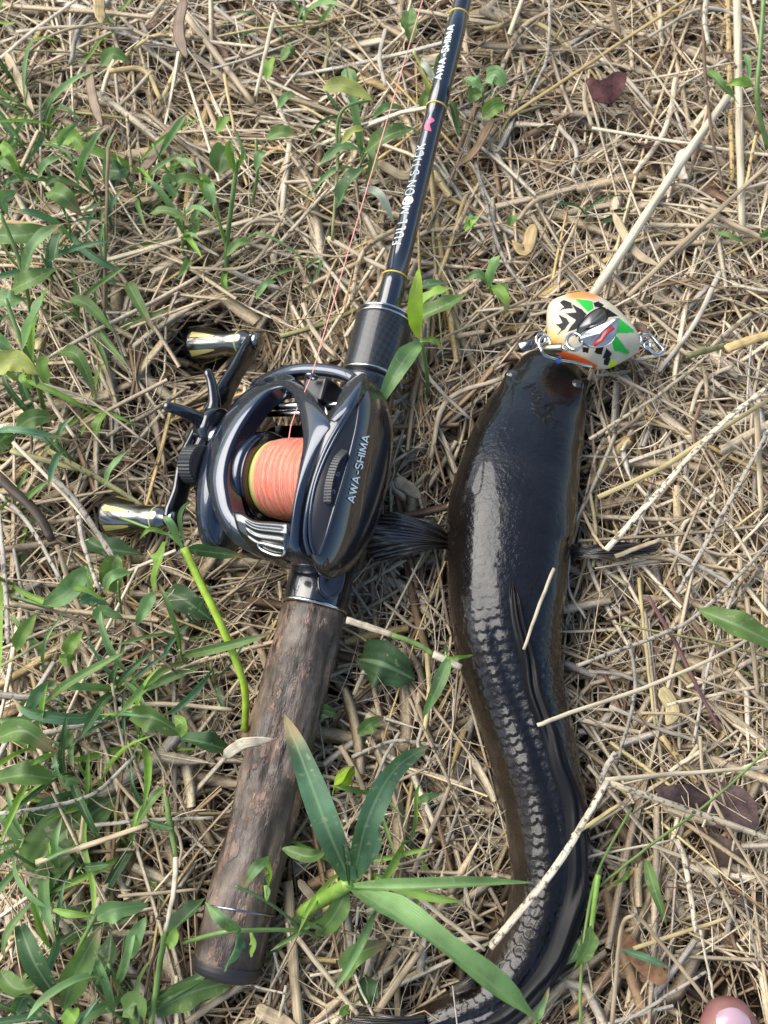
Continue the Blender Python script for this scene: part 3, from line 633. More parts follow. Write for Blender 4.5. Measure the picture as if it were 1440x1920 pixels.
# ================================================================== LURE
def inflate(outline, z, H, n=96, rows=26, under=.9, dish=0.):
    o = catmull(PS(outline, z), n, True); c = o.mean(0); V = []
    for t in np.linspace(0, 1, rows): V.append(c+(o-c)*math.sin(t*np.pi/2)+[0, 0, H*math.cos(t*np.pi/2)-dish*math.cos(t*np.pi/2)*2])
    for t in np.linspace(1, 0, rows)[1:]: V.append(c+(o-c)*math.sin(t*np.pi/2)-[0, 0, H*under*math.cos(t*np.pi/2)+dish*math.cos(t*np.pi/2)*2])
    return np.array(V).reshape(-1, 3), grid_faces(2*rows-1, n)
U = lambda pts: [(920+.25*a_, 520+.25*b_) for a_, b_ in pts]
LZ = .046
lure = tag(empty('fishing_lure', P(1110, 622, .03)), 'cream frog lure with green, black and orange patches at the fish snout', 'fishing lure')
outl = U([(420, 290), (440, 200), (540, 150), (640, 130), (740, 143), (850, 190), (960, 275), (1060, 380), (1112, 470), (1100, 555), (950, 650), (860, 678), (760, 668), (640, 625), (520, 575), (445, 505), (424, 400)])
V, F = inflate(outl, LZ, .0125, 260, 70)
def topx(p): d = p-CAM; q = d@FW; return 720+FPX*(d@RT)/q, 960-FPX*(d@UP)/q
# patches are laid out in the lure's own plan (its mid plane), so they stay put on the body
pl_ = np.c_[V[:, :2], np.maximum(V[:, 2], LZ)]; ux, uy = topx(pl_); uu, vv_ = (ux-920)/.25, (uy-520)/.25
colr = np.tile(np.array([.54, .50, .40]), (len(V), 1))
nzl = np.array([mnoise.noise(Vector(v_)*160) for v_ in V])
colr *= (1+.30*nzl)[:, None]*np.array([1, .96, .88])
def patch(poly, c_, wob=9):
    m_ = inpoly(uu+nzl*wob, vv_+nzl*wob*.7, poly); colr[m_] = np.array(c_)*(1+.12*nzl[m_])[:, None]
g1 = np.clip((vv_-360)/120, 0, 1)*np.clip((600-uu)/130, 0, 1); colr[:] = colr*(1-g1[:, None])+np.array([.75, .40, .07])*g1[:, None]
g2 = np.clip((178-vv_)/30+nzl*.3, 0, 1)*np.clip((uu-540)/70, 0, 1)*np.clip((840-uu)/60, 0, 1); colr[:] = colr*(1-g2[:, None])+np.array([.85, .24, .07])*g2[:, None]
GR, BK, ORG = (.02, .40, .05), (.008, .008, .009), (.80, .13, .025)
for pg in ([(630, 160), (760, 175), (770, 230), (730, 260), (680, 210)], [(960, 300), (1075, 395), (1078, 415), (935, 420), (960, 350)], [(940, 440), (1040, 560), (1030, 578), (925, 550), (912, 490)]): patch(pg, GR)
for pg in ([(545, 168), (600, 188), (618, 232), (560, 240), (508, 257), (552, 222), (518, 190)], [(608, 200), (680, 238), (722, 278), (668, 378), (575, 412), (602, 370), (642, 322), (558, 270), (642, 262)],
           [(508, 280), (570, 308), (594, 342), (560, 392), (498, 432), (532, 392), (492, 355), (542, 342)], [(690, 525), (742, 530), (735, 572), (694, 562)], [(785, 530), (852, 518), (830, 580), (780, 566)],
           [(870, 530), (908, 570), (880, 622), (838, 602)], [(850, 615), (900, 600), (882, 665), (848, 655)], [(768, 190), (805, 178), (852, 210), (832, 228), (780, 222)], [(870, 230), (962, 292), (868, 302)]): patch(pg, BK, 6)
patch([(478, 572), (540, 552), (700, 605), (808, 665), (770, 690), (630, 660)], ORG); patch([(905, 610), (950, 632), (932, 690), (880, 690)], (.55, .72, .03))
M_LURE = mat('soft_lure_skin', rough=.5, spec=.22); n = N(M_LURE); n.base(n.attr()); n.bump(n.noise(n.coord('Object', (1, 1, 1), (0, 0, .5)), 420, 5, .7), .5, .0008)
make('body', V, F, M_LURE, lure, col=colr)
def shell(name, outline, zs, dish, m):
    o = catmull(PS(outline, zs), 60, True); c = o.mean(0); V = []
    for k_, off in ((0, 0), (1, -.0005)):
        for t in np.linspace(1, 0, 9): V.append(c+(o-c)*t-[0, 0, dish*(1-t*t)-off])
    V = np.array(V).reshape(-1, 3); F = grid_faces(9, 60); nb = 9*60
    F = F+[tuple(reversed(f)) for f in grid_faces(9, 60, off=nb)]+[(i, (i+1) % 60, nb+(i+1) % 60, nb+i) for i in range(60)]
    return make(name, V, F, m, lure)
bl1 = shell('spinner_blade', U([(640, 445), (655, 370), (735, 270), (830, 222), (872, 245), (876, 318), (780, 370), (690, 405)]), [.062, .060, .063, .068, .070, .068, .063, .061], .0020, mat('dark_reflection_steel', (.10, .10, .10), .3, 1))  # plain steel blade; its dark reflection is put into the base colour
bl2 = shell('spinner_blade', U([(658, 462), (720, 405), (850, 345), (962, 308), (940, 430), (885, 505), (775, 527), (705, 505)]), [.0645, .065, .069, .072, .0665, .064, .063, .063], -.0015, mat('dull_steel', (.45, .44, .43), .38, 1))
stp = [(770, 505), (830, 470), (860, 420), (920, 375)]
V, F, _ = tube(PS(U(stp), [.0668, .0685, .0695, .0705]), .0010, 8, flat=.3); make('red_stripe', V, F, mat('red_enamel', (.32, .03, .03), .35), bl2)
shell('spinner_blade', U([(208, 492), (280, 462), (345, 455), (372, 472), (335, 530), (255, 550), (215, 530)]), .046, -.0015, M_DKCH)
def wire(name, pts, zs, r_, closed=False, m=None, parent=None):
    p = PS(U(pts), zs); q = catmull(p, 8*len(p), closed); V, F, _ = tube(q, r_, 8, caps=not closed)
    if closed: F = grid_faces(len(q), 8, True, True)
    return make(name, V, F, m or M_STEEL, parent or lure)
circ = lambda x, y, r_, k_=1: [(x+r_*math.cos(t), y+r_*k_*math.sin(t)) for t in np.linspace(0, 2*np.pi, 12, endpoint=False)]
wire('split_ring', circ(630, 482, 60), [.0625, .0640, .0625, .0610, .0625], .0008, True)
wire('split_ring', circ(630, 482, 60), [.0638, .0652, .0638, .0625, .0638], .0007, True)
wire('split_ring', circ(405, 500, 42, 1.3), .053, .0008, True); wire('split_ring', circ(375, 465, 35, 1.2), .050, .0006, True)
wire('swivel_barrel', [(415, 540), (440, 535), (480, 532), (510, 530), (535, 528)], [.057, .0585, .060, .061, .0615], .0020, m=mat('tarnished_brass', (.30, .29, .20), .35, 1))
wire('swivel_eye', circ(568, 524, 28, .8), .0615, .0006, True)
wire('hook', [(375, 548), (420, 592), (520, 622), (600, 634), (690, 655), (760, 670)], [.055, .054, .053, .052, .051, .049], .0007)
wire('knot_bead', [(498, 618), (512, 622), (524, 624)], .0535, .0018, m=mat('blue_thread', (.02, .10, .35), .5))
wire('snap_clip', [(1105, 465), (1150, 440), (1195, 432), (1250, 490), (1295, 545), (1265, 578), (1225, 572), (1160, 515)], .044, .0008, True)
wire('snap_clip_wrap', circ(1175, 512, 24), .0445, .0006, True)
wire('rear_eye', circ(1100, 470, 30, 1.2), .045, .0007, True)
adopt(lure)
# ================================================================== BARE FOOT
TC = P(1362, 1900, .030); M_SKIN = mat('skin', (.42, .20, .155), .5, 0, .4); M_SKIN.node_tree.nodes['Principled BSDF'].inputs['Subsurface Weight'].default_value = .15
M_SKIN.node_tree.nodes['Principled BSDF'].inputs['Subsurface Radius'].default_value = (.004, .0015, .001)
n = N(M_SKIN); n.base(n.ramp(n.noise(n.coord('Object'), 90, 4), [(.3, (.20, .085, .080)), (.7, (.31, .145, .125))])); n.bump(n.noise(n.coord('Object'), 420, 4), .3, .0005)
tip = P(1362, 1864, .026); mb = MB()
def limb(pts, rs, flat=.85, sides=20, n_=22):
    p = catmull(pts, n_); d = np.r_[0, np.cumsum(np.linalg.norm(np.diff(np.asarray(pts), axis=0), axis=1))]
    r_ = np.interp(np.linspace(0, 1, n_), np.linspace(0, 1, len(rs)), rs); V, F, _ = tube(p, r_, sides, flat=flat); mb.add(V, F)
tx, ty = tip[0], tip[1]
limb([(tx, ty-.0005, .0255), (tx, ty-.003, .0255), (tx, ty-.010, .0255), (tx, ty-.022, .025), (tx+.001, ty-.04, .026), (tx+.004, ty-.065, .028), (tx+.008, ty-.09, .030)], [.0026, .0074, .0112, .0121, .0112, .0160, .019], .82)
for k, (ox, ln, r_) in enumerate(((.026, -.006, .0085), (.042, -.012, .0080), (.056, -.020, .0075), (.069, -.031, .0072))):
    y0 = ty+ln; limb([(tx+ox, y0, .021), (tx+ox, y0-.003, .022), (tx+ox-.001, y0-.012, .024), (tx+ox-.003, y0-.030, .029), (tx+ox-.005, y0-.06+ln*-.2, .030)], [.003, r_*.8, r_, r_*.85, .013], .9)
limb([(tx+.030, ty-.060, .027), (tx+.032, ty-.085, .030), (tx+.035, ty-.13, .036), (tx+.036, ty-.175, .044), (tx+.036, ty-.215, .040), (tx+.036, ty-.245, .034), (tx+.036, ty-.258, .030)], [.030, .043, .040, .034, .032, .030, .012], .62)
limb([(tx+.036, ty-.205, .035), (tx+.036, ty-.210, .075), (tx+.037, ty-.218, .13), (tx+.038, ty-.23, .19)], [.032, .032, .036, .044], 1.0)
foot = mb.build('person', M_SKIN); tag(foot, 'bare foot with its big toe showing between the straws', 'person')
rm = foot.modifiers.new('r', 'REMESH'); rm.mode = 'VOXEL'; rm.voxel_size = .0016; rm.use_smooth_shade = True
sm = foot.modifiers.new('s', 'SMOOTH'); sm.iterations = 8; sm.factor = .5
V = []
for i, t in enumerate(np.linspace(0, 1, 14)):
    for j, u in enumerate(np.linspace(-1, 1, 13)):
        w_ = .0064*(1-.28*abs(2*t-1)**5); y_ = ty-.0035-.0135*t-.0016*(u*u)*(1-t); z_ = .0258+.0095*math.cos(u*.62)*np.interp(t, [0, .25, 1], [.72, .95, 1.02]); V.append((tx-.0008+w_*u, y_, z_+.0005))
make('toenail', V, grid_faces(14, 13, False), mat('nail', (.46, .30, .34), .25, 0, .5, .5, .1), foot)
# ================================================================== LITTER: loose straw as stuff
def seg_dist(X, Y, pts):
    best = np.full(X.shape, 9.); idx = np.zeros(X.shape, int)
    for i, q in enumerate(pts):
        d = np.hypot(X-q[0], Y-q[1]); m_ = d < best; best[m_] = d[m_]; idx[m_] = i
    return best, idx
f_i = np.arange(0, NS, 8); FXY = ctr[f_i, :2]; FHW = hw[f_i]; FZ = ctr[f_i, 2]-hhh[f_i]
rod_ss = np.linspace(-.012, END+1.1, 220); RXY = (RA+RD*rod_ss[:, None]); RRAD = np.interp(rod_ss, [0, rod_s(1140), rod_s(712), rod_s(590), rod_s(589), END, END+1.1], [.0155, .0150, .0145, .013, .006, .0045, .002])
rl = [L2W(np.array(q)) for q in [(XSP, YC+.03, .022), (XSP, YC, .022), (XSP, YC-.03, .022), (XS+.01, YC+.02, .015), (XS+.014, YC, .015), (XS+.01, YC-.025, .015), tuple(hc), tuple(tk)]]
kn = [L2W(np.array([e[0]-l, e[1], e[2]])) for e in (e1, e2) for l in (0, .009, .018, .026, .034, .038)]+list(L2W(pa[::6]))
lur = [P(x, y, .04) for x, y in ((1060, 610), (1090, 620), (1120, 625), (1150, 635), (1175, 645), (1220, 640))]
toe = [np.array([tx, ty-k*.012, .026]) for k in range(8)]+[np.array([tx+.04, ty-.05-k*.02, .026]) for k in range(8)]
def allowed(X, Y):
    """greatest height straw may reach at (X, Y) without entering a thing"""
    H = np.full(X.shape, 1.)
    def low(d, r_, zb): 
        inside = d < r_; h = zb; H[inside] = np.minimum(H[inside], h[inside] if np.ndim(h) else h)
    d, i = seg_dist(X, Y, FXY); low(d, FHW[i]*.97, FZ[i]+FHW[i]*.9-np.sqrt(np.maximum(0, (FHW[i]*.97)**2-d*d))*.8)
    d, i = seg_dist(X, Y, RXY[:, :2]); low(d, RRAD[i]+.0006, RXY[i, 2]-np.sqrt(np.maximum(0, (RRAD[i]+.0006)**2-d*d)))
    for q in rl: d = np.hypot(X-q[0], Y-q[1]); low(d, .023, q[2]-.028)
    for q in kn: d = np.hypot(X-q[0], Y-q[1]); low(d, .0108, max(.007, q[2]-.008))
    for q in lur: d = np.hypot(X-q[0], Y-q[1]); low(d, .012, .034)
    for q in toe: d = np.hypot(X-q[0], Y-q[1]); low(d, .014, .012)
    return H
def field(x, y): return 1.3*np.sin(x*17+1.3)+1.1*np.sin(y*13-x*7+.4)+.8*np.sin((x+y)*31)
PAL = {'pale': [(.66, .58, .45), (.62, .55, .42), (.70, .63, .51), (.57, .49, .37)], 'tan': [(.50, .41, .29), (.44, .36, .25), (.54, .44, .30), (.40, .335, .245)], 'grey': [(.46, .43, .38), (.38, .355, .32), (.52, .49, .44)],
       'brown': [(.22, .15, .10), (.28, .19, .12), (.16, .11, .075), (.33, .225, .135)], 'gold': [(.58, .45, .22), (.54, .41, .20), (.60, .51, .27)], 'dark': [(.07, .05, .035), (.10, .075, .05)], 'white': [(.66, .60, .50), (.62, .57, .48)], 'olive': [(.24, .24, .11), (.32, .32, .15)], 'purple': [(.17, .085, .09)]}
def litter(name, K, zr, lr, wr, tr, pal, kinkp, seed, ext, curv=.12, fib=False):
    g_ = np.random.default_rng(seed); nP, nS = 7, 4 if not fib else 3
    x = g_.uniform(ext[0], ext[1], K); y = g_.uniform(ext[2], ext[3], K); z = g_.uniform(*zr, K)
    ln = g_.gamma(2.2, 1, K)/2.2*(lr[1]-lr[0])*.5+lr[0]; ln = np.minimum(ln, lr[1]*1.6)
    ang = field(x, y)*.55+g_.normal(0, .95, K); wd = np.minimum(g_.uniform(*wr, K)*g_.uniform(.6, 1.3, K), .0072); th_ = np.minimum(g_.uniform(*tr, K), wd)
    t = np.linspace(-.5, .5, nP)[None]; cur = g_.normal(0, curv, K)[:, None]; kt = g_.uniform(-.3, .3, K)[:, None]; ka = np.where(g_.random(K) < kinkp, g_.normal(0, .8, K), 0)[:, None]
    heading = ang[:, None]+cur*2*t+ka*np.clip((t-kt)/.05, 0, 1)
    st_ = ln[:, None]/(nP-1); dx = np.cos(heading)*st_; dy = np.sin(heading)*st_
    X = np.cumsum(dx, 1); Y = np.cumsum(dy, 1); X += (x-X.mean(1))[:, None]; Y += (y-Y.mean(1))[:, None]
    tilt = g_.normal(0, .10 if not fib else .2, K)[:, None]
    Z = z[:, None]+tilt*t*ln[:, None]+g_.normal(0, .012, K)[:, None]*(t*2)**2*.5*ln[:, None]*4+g_.normal(0, .00015, (K, nP)); Z = np.clip(Z, .001, zr[1]+.010)
    al = allowed(X, Y); bad = (Z+wd[:, None]*.5 > al).any(1)
    Xm, Ym = X.mean(1), Y.mean(1)
    # keep the pieces whose whole length stays clear of the things
    kp = ~bad; X, Y, Z, wd, th_ = X[kp], Y[kp], Z[kp], wd[kp], th_[kp]; K = len(X)
    Pp = np.stack([X, Y, Z], -1); T = unit(np.gradient(Pp, axis=1)); side_ = unit(np.cross(T, [0, 0, 1.])); up_ = np.cross(side_, T)
    ro = g_.normal(0, .38, K)[:, None]+g_.normal(0, .5, K)[:, None]*t*np.clip(.003/wd, .2, 1)[:, None]; ro = ro[..., None]
    s2 = np.cos(ro)*side_+np.sin(ro)*up_; u2 = -np.sin(ro)*side_+np.cos(ro)*up_
    tp0 = np.interp(np.linspace(0, 1, nP), [0, .12, .8, 1], [.75, 1, .9, .85]); tp1 = np.interp(np.linspace(0, 1, nP), [0, .3, .7, 1], [.9, 1, .6, .08]); taper = np.where((g_.random(K) < .4)[:, None], tp1[None], tp0[None])[..., None]
    a_ = np.linspace(0, 2*np.pi, nS, endpoint=False)+(.0 if nS == 3 else 0)
    Vv = Pp[:, :, None]+taper[..., None]*(wd[:, None, None, None]*.5*np.cos(a_)[None, None, :, None]*s2[:, :, None]+th_[:, None, None, None]*.5*np.sin(a_)[None, None, :, None]*u2[:, :, None])
    base = (np.arange(K)*nP*nS)[:, None, None]; i_ = np.arange(nP-1)[None, :, None]; j_ = np.arange(nS)[None, None, :]
    q = np.stack([base+i_*nS+j_, base+i_*nS+(j_+1) % nS, base+(i_+1)*nS+(j_+1) % nS, base+(i_+1)*nS+j_], -1).reshape(-1, 4)
    me = bpy.data.meshes.new(name); nv = K*nP*nS; me.vertices.add(nv); me.vertices.foreach_set('co', Vv.reshape(-1))
    me.loops.add(q.size); me.loops.foreach_set('vertex_index', q.reshape(-1).astype(np.int32)); me.polygons.add(len(q)); me.polygons.foreach_set('loop_start', np.arange(0, q.size, 4, dtype=np.int32))
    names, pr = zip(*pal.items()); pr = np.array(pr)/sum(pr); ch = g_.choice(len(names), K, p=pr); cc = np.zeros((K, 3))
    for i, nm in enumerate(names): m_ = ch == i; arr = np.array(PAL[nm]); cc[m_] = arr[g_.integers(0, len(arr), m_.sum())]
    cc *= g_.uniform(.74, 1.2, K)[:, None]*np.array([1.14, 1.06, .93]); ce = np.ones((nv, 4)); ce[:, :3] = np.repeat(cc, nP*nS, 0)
    me.update(); me.validate(); a2 = me.color_attributes.new('Col', 'FLOAT_COLOR', 'POINT'); a2.data.foreach_set('color', ce.ravel())
    uvp = np.stack(np.broadcast_arrays((np.arange(nS)/nS)[None, None], np.linspace(0, 1.5, nP)[None, :, None]), -1)+g_.uniform(0, 60, (K, 1, 1, 2)); uvp = uvp.reshape(-1, 2)
    ul = me.uv_layers.new(name='UVMap'); li = np.zeros(len(me.loops), np.int32); me.loops.foreach_get('vertex_index', li); ul.data.foreach_set('uv', uvp[li].ravel().astype(np.float32))
    me.materials.append(M_STRAW); o = bpy.data.objects.new(name, me); COL.objects.link(o); o['kind'] = 'stuff'; return o
EX = (-.36, .36, -.34, .46)
tag(litter('straw_litter', 12000, (.001, .011), (.02, .08), (.0014, .0048), (.0003, .0006), {'brown': 5, 'dark': 6, 'tan': 3.0, 'grey': 1}, .1, 1, EX, .06), 'matted brown straw and chaff at the bottom of the litter', 'straw')  # decayed brown straw, darker also to put shade into the gaps above it
tag(litter('straw_litter', 12000, (.007, .022), (.030, .13), (.0006, .0025), (.0002, .0006), {'tan': 6, 'pale': 5.5, 'brown': 2.4, 'grey': 1.5, 'gold': 1}, .25, 2, EX, .06), 'tangled mass of tan dry straw covering the ground', 'straw')
tag(litter('straw_litter', 5200, (.016, .030), (.035, .15), (.0007, .0028), (.0002, .0007), {'pale': 7.5, 'tan': 3.5, 'grey': 1.2, 'gold': 1.2, 'brown': .6, 'olive': .4}, .26, 3, EX, .06), 'loose pale straws scattered over the top of the litter', 'straw')
tag(litter('straw_fibre', 15000, (.008, .033), (.012, .07), (.0003, .0008), (.0003, .0005), {'pale': 6, 'tan': 5, 'grey': 1.5, 'brown': 1.6}, .3, 4, EX, .5, True), 'fine curling straw fibres and chaff between the stalks', 'straw')
tag(litter('dry_blade_litter', 9000, (.008, .028), (.010, .075), (.0018, .0058), (.0003, .0004), {'tan': 5, 'brown': 2.4, 'grey': 1.6, 'pale': 5, 'gold': .6}, .3, 5, EX, .10), 'flat dry grass blades mixed through the litter', 'grass')
for sd_, ex in ((6, (-1.4, -.34, -1.1, 1.5)), (7, (.34, 1.4, -1.1, 1.5)), (8, (-.36, .36, .44, 1.5)), (9, (-.36, .36, -1.1, -.33))):
    tag(litter('straw_litter', 4500, (.001, .026), (.05, .16), (.0025, .006), (.001, .002), {'tan': 6, 'pale': 3, 'brown': 4, 'grey': 2}, .18, sd_, ex), 'coarse dry straw spread over the ground further out', 'straw')
# ================================================================== INDIVIDUAL STRAWS
def zone(px, py):
    if py < 560: return 'beyond the reel, left of the rod' if px < 640 else 'beyond the fish head, right of the rod'
    if px > 1020: return 'on the right side of the fish'
    if px < 560 and py < 1150: return 'on the handle side of the reel'
    if px < 430: return 'on the outer side of the wooden grip'
    return 'between the wooden grip and the fish'
CN = {'pale': 'pale', 'tan': 'tan', 'grey': 'grey', 'brown': 'brown', 'gold': 'golden', 'dark': 'dark brown', 'white': 'bleached white', 'olive': 'olive', 'purple': 'purplish brown', 'greenstem': 'green'}
def straw(pts, z, wpx, c='pale', label=None, blade=False, speck=False, name='straw'):
    world = PS(pts, z); nn_ = max(10, 4*len(pts)); p = catmull(world, nn_)
    # keep the sharp kinks a little softened, add slight irregularity
    p = p+rng.normal(0, .00009, p.shape)
    r_ = px2m(world[len(world)//2], wpx)*.5*np.interp(np.linspace(0, 1, nn_), [0, .5, 1], [1, 1.0, .82])*(1+rng.normal(0, .02, nn_))
    if blade:
        t = np.linspace(0, 1, nn_); r_ = r_*np.clip(np.minimum(t*6+.35, (1-t)*3.5+.12), 0, 1)
    colc = np.array((.16, .26, .06)) if c == 'greenstem' else np.array(random.choice(PAL[c]))*random.uniform(.85, 1.08)*np.array([1.04, .98, .86])
    V, F, uv = tube(p, r_, 8, flat=.07 if blade else random.uniform(.45, .9), hint=(random.uniform(-.7, .7), random.uniform(-.7, .7), 1)); k = len(V); uv = uv*[1, max(1, 22*np.linalg.norm(world[-1]-world[0]))]+[random.uniform(0, 50), random.uniform(0, 50)]
    if blade:   # let a flat blade curl a little about its length
        pass
    vc = np.tile(colc, (k, 1)); tt_ = np.repeat(np.linspace(0, 1, nn_), 8)
    for nd in ((.5,) if len(pts) < 3 else (.33, .7)):
        vc[np.abs(tt_-nd-.03) < .03] *= .72
    o = make(name, V, F, M_SPECK if speck else M_HERO, col=vc, uv=uv)
    zn = zone(*pts[len(pts)//2]); kind = 'blade' if blade else 'stalk' if c != 'greenstem' else 'stem'
    ln_ = float(np.linalg.norm(np.diff(world, axis=0), axis=1).sum()); chord = float(np.linalg.norm(world[-1]-world[0])); wm = 2*float(r_.max())
    ad = ('short ' if ln_ < .030 else 'long ' if ln_ > .055 else '')+('thick ' if wm > .0027 else 'thin ' if wm < .0017 else '')+('bent ' if chord < ln_*.975 else '')+('speckled ' if speck else '')
    if label: tag(o, label, 'straw')
    else:
        d_ = f'{ad}{CN[c]} {"" if c == "greenstem" else "dry "}{kind}'; tag(o, f'{d_} lying {zn}', 'straw' if c != 'greenstem' else 'stem', f'{d_}s {zn}')
    return o
T = .033
HS = [([(1136, 1032), (1232, 926), (1335, 812), (1408, 750), (1450, 716)], [.046, .045, .040], 13, 'pale'), ([(1122, 933), (1239, 878), (1315, 829), (1450, 744)], [.037, .040, .036], 10, 'gold'),
 ([(1270, 1112), (1349, 974), (1425, 836), (1450, 790)], [.034, .040], 8, 'grey'), ([(1081, 1249), (1253, 1184), (1321, 1142), (1432, 1029), (1450, 1005)], [.042, .041, .036], 8, 'grey'),
 ([(1105, 824), (1235, 740), (1330, 665)], [.036, .036], 7, 'pale'), ([(1198, 1084), (1208, 1187), (1229, 1363)], T, 7, 'gold'), ([(1215, 1118), (1266, 1204), (1308, 1290), (1352, 1370)], .036, 9, 'purple'),
 ([(1418, 767), (1428, 960)], .034, 16, 'tan'), ([(1280, 891), (1363, 977), (1421, 1070)], .035, 7, 'pale'), ([(1153, 1043), (1236, 1012)], .041, 10, 'tan'), ([(1093, 960), (1115, 1005), (1132, 1029)], [.034, .038, .044], 6, 'tan'),
 ([(1301, 1270), (1450, 1324)], .036, 5, 'pale'), ([(1249, 1321), (1450, 1281)], .034, 7, 'pale'), ([(956, 218), (1111, 115), (1244, 27), (1300, -10)], .036, 8, 'gold'), ([(1111, 556), (1267, 320), (1364, 182)], .036, 17, 'pale'),
 ([(1178, 556), (1302, 436), (1450, 300)], .038, 10, 'tan'), ([(1364, -5), (1373, 338)], T, 10, 'gold'), ([(1382, -5), (1386, 200), (1391, 427)], .034, 17, 'pale'), ([(889, 302), (938, 471), (991, 551)], .034, 8, 'grey'),
 ([(1316, 10), (1329, 213), (1356, 356)], .038, 7, 'brown'), ([(1418, 249), (1398, 351)], .038, 6, 'gold'), ([(1324, -5), (1322, 40), (1329, 84)], .040, 12, 'white'), ([(1031, -5), (1027, 102), (996, 178)], .035, 7, 'grey'),
 ([(1085, 1656), (1098, 1616), (1110, 1605), (1268, 1574)], [.036, .040, .037], 6, 'pale'), ([(1268, 1574), (1285, 1619), (1305, 1748)], .038, 11, 'pale'),
 ([(1147, 1925), (1158, 1800), (1167, 1734), (1184, 1719), (1206, 1729), (1302, 1847), (1327, 1881)], [.036, .044, .050, .044, .040], 9, 'tan'), ([(1313, 1743), (1330, 1830), (1338, 1872)], .044, 6, 'white'),
 ([(1158, 1925), (1324, 1822)], .037, 7, 'grey'), ([(1240, 1380), (1310, 1473)], T, 12, 'gold'), ([(1313, 1380), (1330, 1487), (1450, 1690)], .037, 8, 'tan'), ([(1074, 1566), (1164, 1507)], [.050, .037], 9, 'gold'),
 ([(1187, 1779), (1367, 1720)], .034, 8, 'gold'), ([(1291, 1605), (1450, 1775)], .036, 8, 'tan'), ([(539, 1653), (548, 1774), (560, 1930)], [.026, .032], 24, 'tan'), ([(556, 1756), (647, 1873), (672, 1903)], .032, 10, 'pale'),
 ([(776, 1675), (909, 1782)], .032, 9, 'pale'), ([(638, 1744), (784, 1784)], .034, 7, 'tan'), ([(672, 1700), (664, 1817), (703, 1911)], .036, 5, 'white'), ([(703, 1903), (793, 1774)], .031, 14, 'tan'), ([(776, 1636), (845, 1472)], .030, 10, 'tan'),
 ([(767, 1309), (870, 1524), (914, 1610)], .032, 7, 'tan'), ([(440, 1840), (539, 1864)], .034, 5, 'white'), ([(13, 817), (150, 960), (222, 1063)], .040, 8, 'pale'), ([(97, 893), (147, 947), (223, 1060)], .042, 12, 'grey'), ([(147, 967), (157, 1023), (187, 1107)], .044, 10, 'grey'),
 ([(-8, 889), (67, 960), (97, 1013)], .040, 22, 'dark'), ([(-8, 920), (57, 987), (117, 1093)], .036, 10, 'grey'), ([(20, 845), (147, 880)], T, 12, 'olive'), ([(90, 845), (200, 907), (270, 950)], .035, 12, 'olive'), ([(-8, 784), (90, 737)], .034, 10, 'tan'),
 ([(80, 720), (167, 750), (263, 822)], .040, 5, 'pale'), ([(80, 722), (108, 775), (140, 820)], .038, 8, 'pale'), ([(200, 817), (287, 770), (350, 728)], .034, 9, 'tan'), ([(-5, 940), (10, 1100), (15, 1207)], .036, 14, 'grey'), ([(23, 1117), (160, 1167), (253, 1200), (333, 1263)], .040, 6, 'brown'),
 ([(-8, 1254), (83, 1203), (143, 1177)], .042, 8, 'olive'), ([(-8, 1303), (120, 1310)], .034, 13, 'grey'), ([(73, 1377), (147, 1360), (200, 1348)], .038, 12, 'white'), ([(223, 1330), (300, 1320), (435, 1331)], .036, 10, 'pale'),
 ([(210, 1280), (227, 1380), (240, 1413)], .040, 6, 'pale'), ([(-8, 1527), (90, 1513), (177, 1487), (253, 1417)], .040, 8, 'grey'), ([(67, 1617), (147, 1590), (277, 1547)], .040, 13, 'tan'), ([(177, 1547), (287, 1537), (400, 1534)], .036, 8, 'grey'),
 ([(200, 1533), (207, 1690)], .028, 13, 'gold'), ([(333, 1543), (398, 1606)], .033, 7, 'pale'), ([(350, 1917), (480, 1827)], .031, 14, 'tan'), ([(223, 1680), (372, 1668)], .034, 7, 'tan'), ([(293, 1720), (313, 1733), (283, 1813), (263, 1925)], .042, 7, 'dark'),
 ([(185, 175), (295, 260), (360, 320)], .036, 14, 'pale'), ([(350, 30), (475, 195)], .034, 13, 'tan'), ([(515, 25), (480, 180)], .040, 8, 'pale'), ([(203, 275), (198, 450), (195, 600)], [.060, .045, .030], 7, 'brown'), ([(238, 215), (250, 360)], [.050, .034], 6, 'tan'),
 ([(637, 215), (632, 330), (622, 450)], [.055, .034], 6, 'olive'), ([(420, 140), (440, 250)], .045, 6, 'gold'), ([(340, 440), (410, 480)], .038, 6, 'pale'), ([(525, 455), (620, 350)], .034, 7, 'pale'), ([(0, 110), (60, 60), (150, -5)], .036, 7, 'pale'), ([(0, 150), (90, 70), (200, 40)], .038, 6, 'tan'),
 ([(30, 60), (120, 50), (250, 55)], .036, 7, 'pale'), ([(850, 440), (905, 330)], .033, 7, 'tan'), ([(1000, 560), (1090, 480), (1180, 470)], .033, 6, 'tan'), ([(560, 470), (650, 480), (720, 440)], .033, 6, 'tan'), ([(1150, 700), (1260, 760), (1400, 850)], .034, 7, 'pale'),
 ([(1380, 1100), (1330, 1240), (1300, 1400)], .035, 7, 'grey'), ([(1180, 1200), (1190, 1300), (1160, 1420)], .034, 8, 'grey'), ([(1400, 1120), (1420, 1300)], .036, 9, 'tan'), ([(720, 1130), (790, 1180), (830, 1120)], .031, 6, 'tan'), ([(660, 1420), (740, 1390), (830, 1400)], .030, 8, 'grey'), ([(640, 1560), (720, 1480), (800, 1440)], .032, 7, 'tan')]
for i, (p, z, w_, c_) in enumerate(HS): straw(p, z, w_, c_, speck=(c_ in ('grey', 'white') or i % 4 == 0))
straw([(920, 1775), (1045, 1620), (1138, 1466)], [.058, .072, .060], 17, 'white', 'thick speckled white straw resting across the fish tail', speck=True)
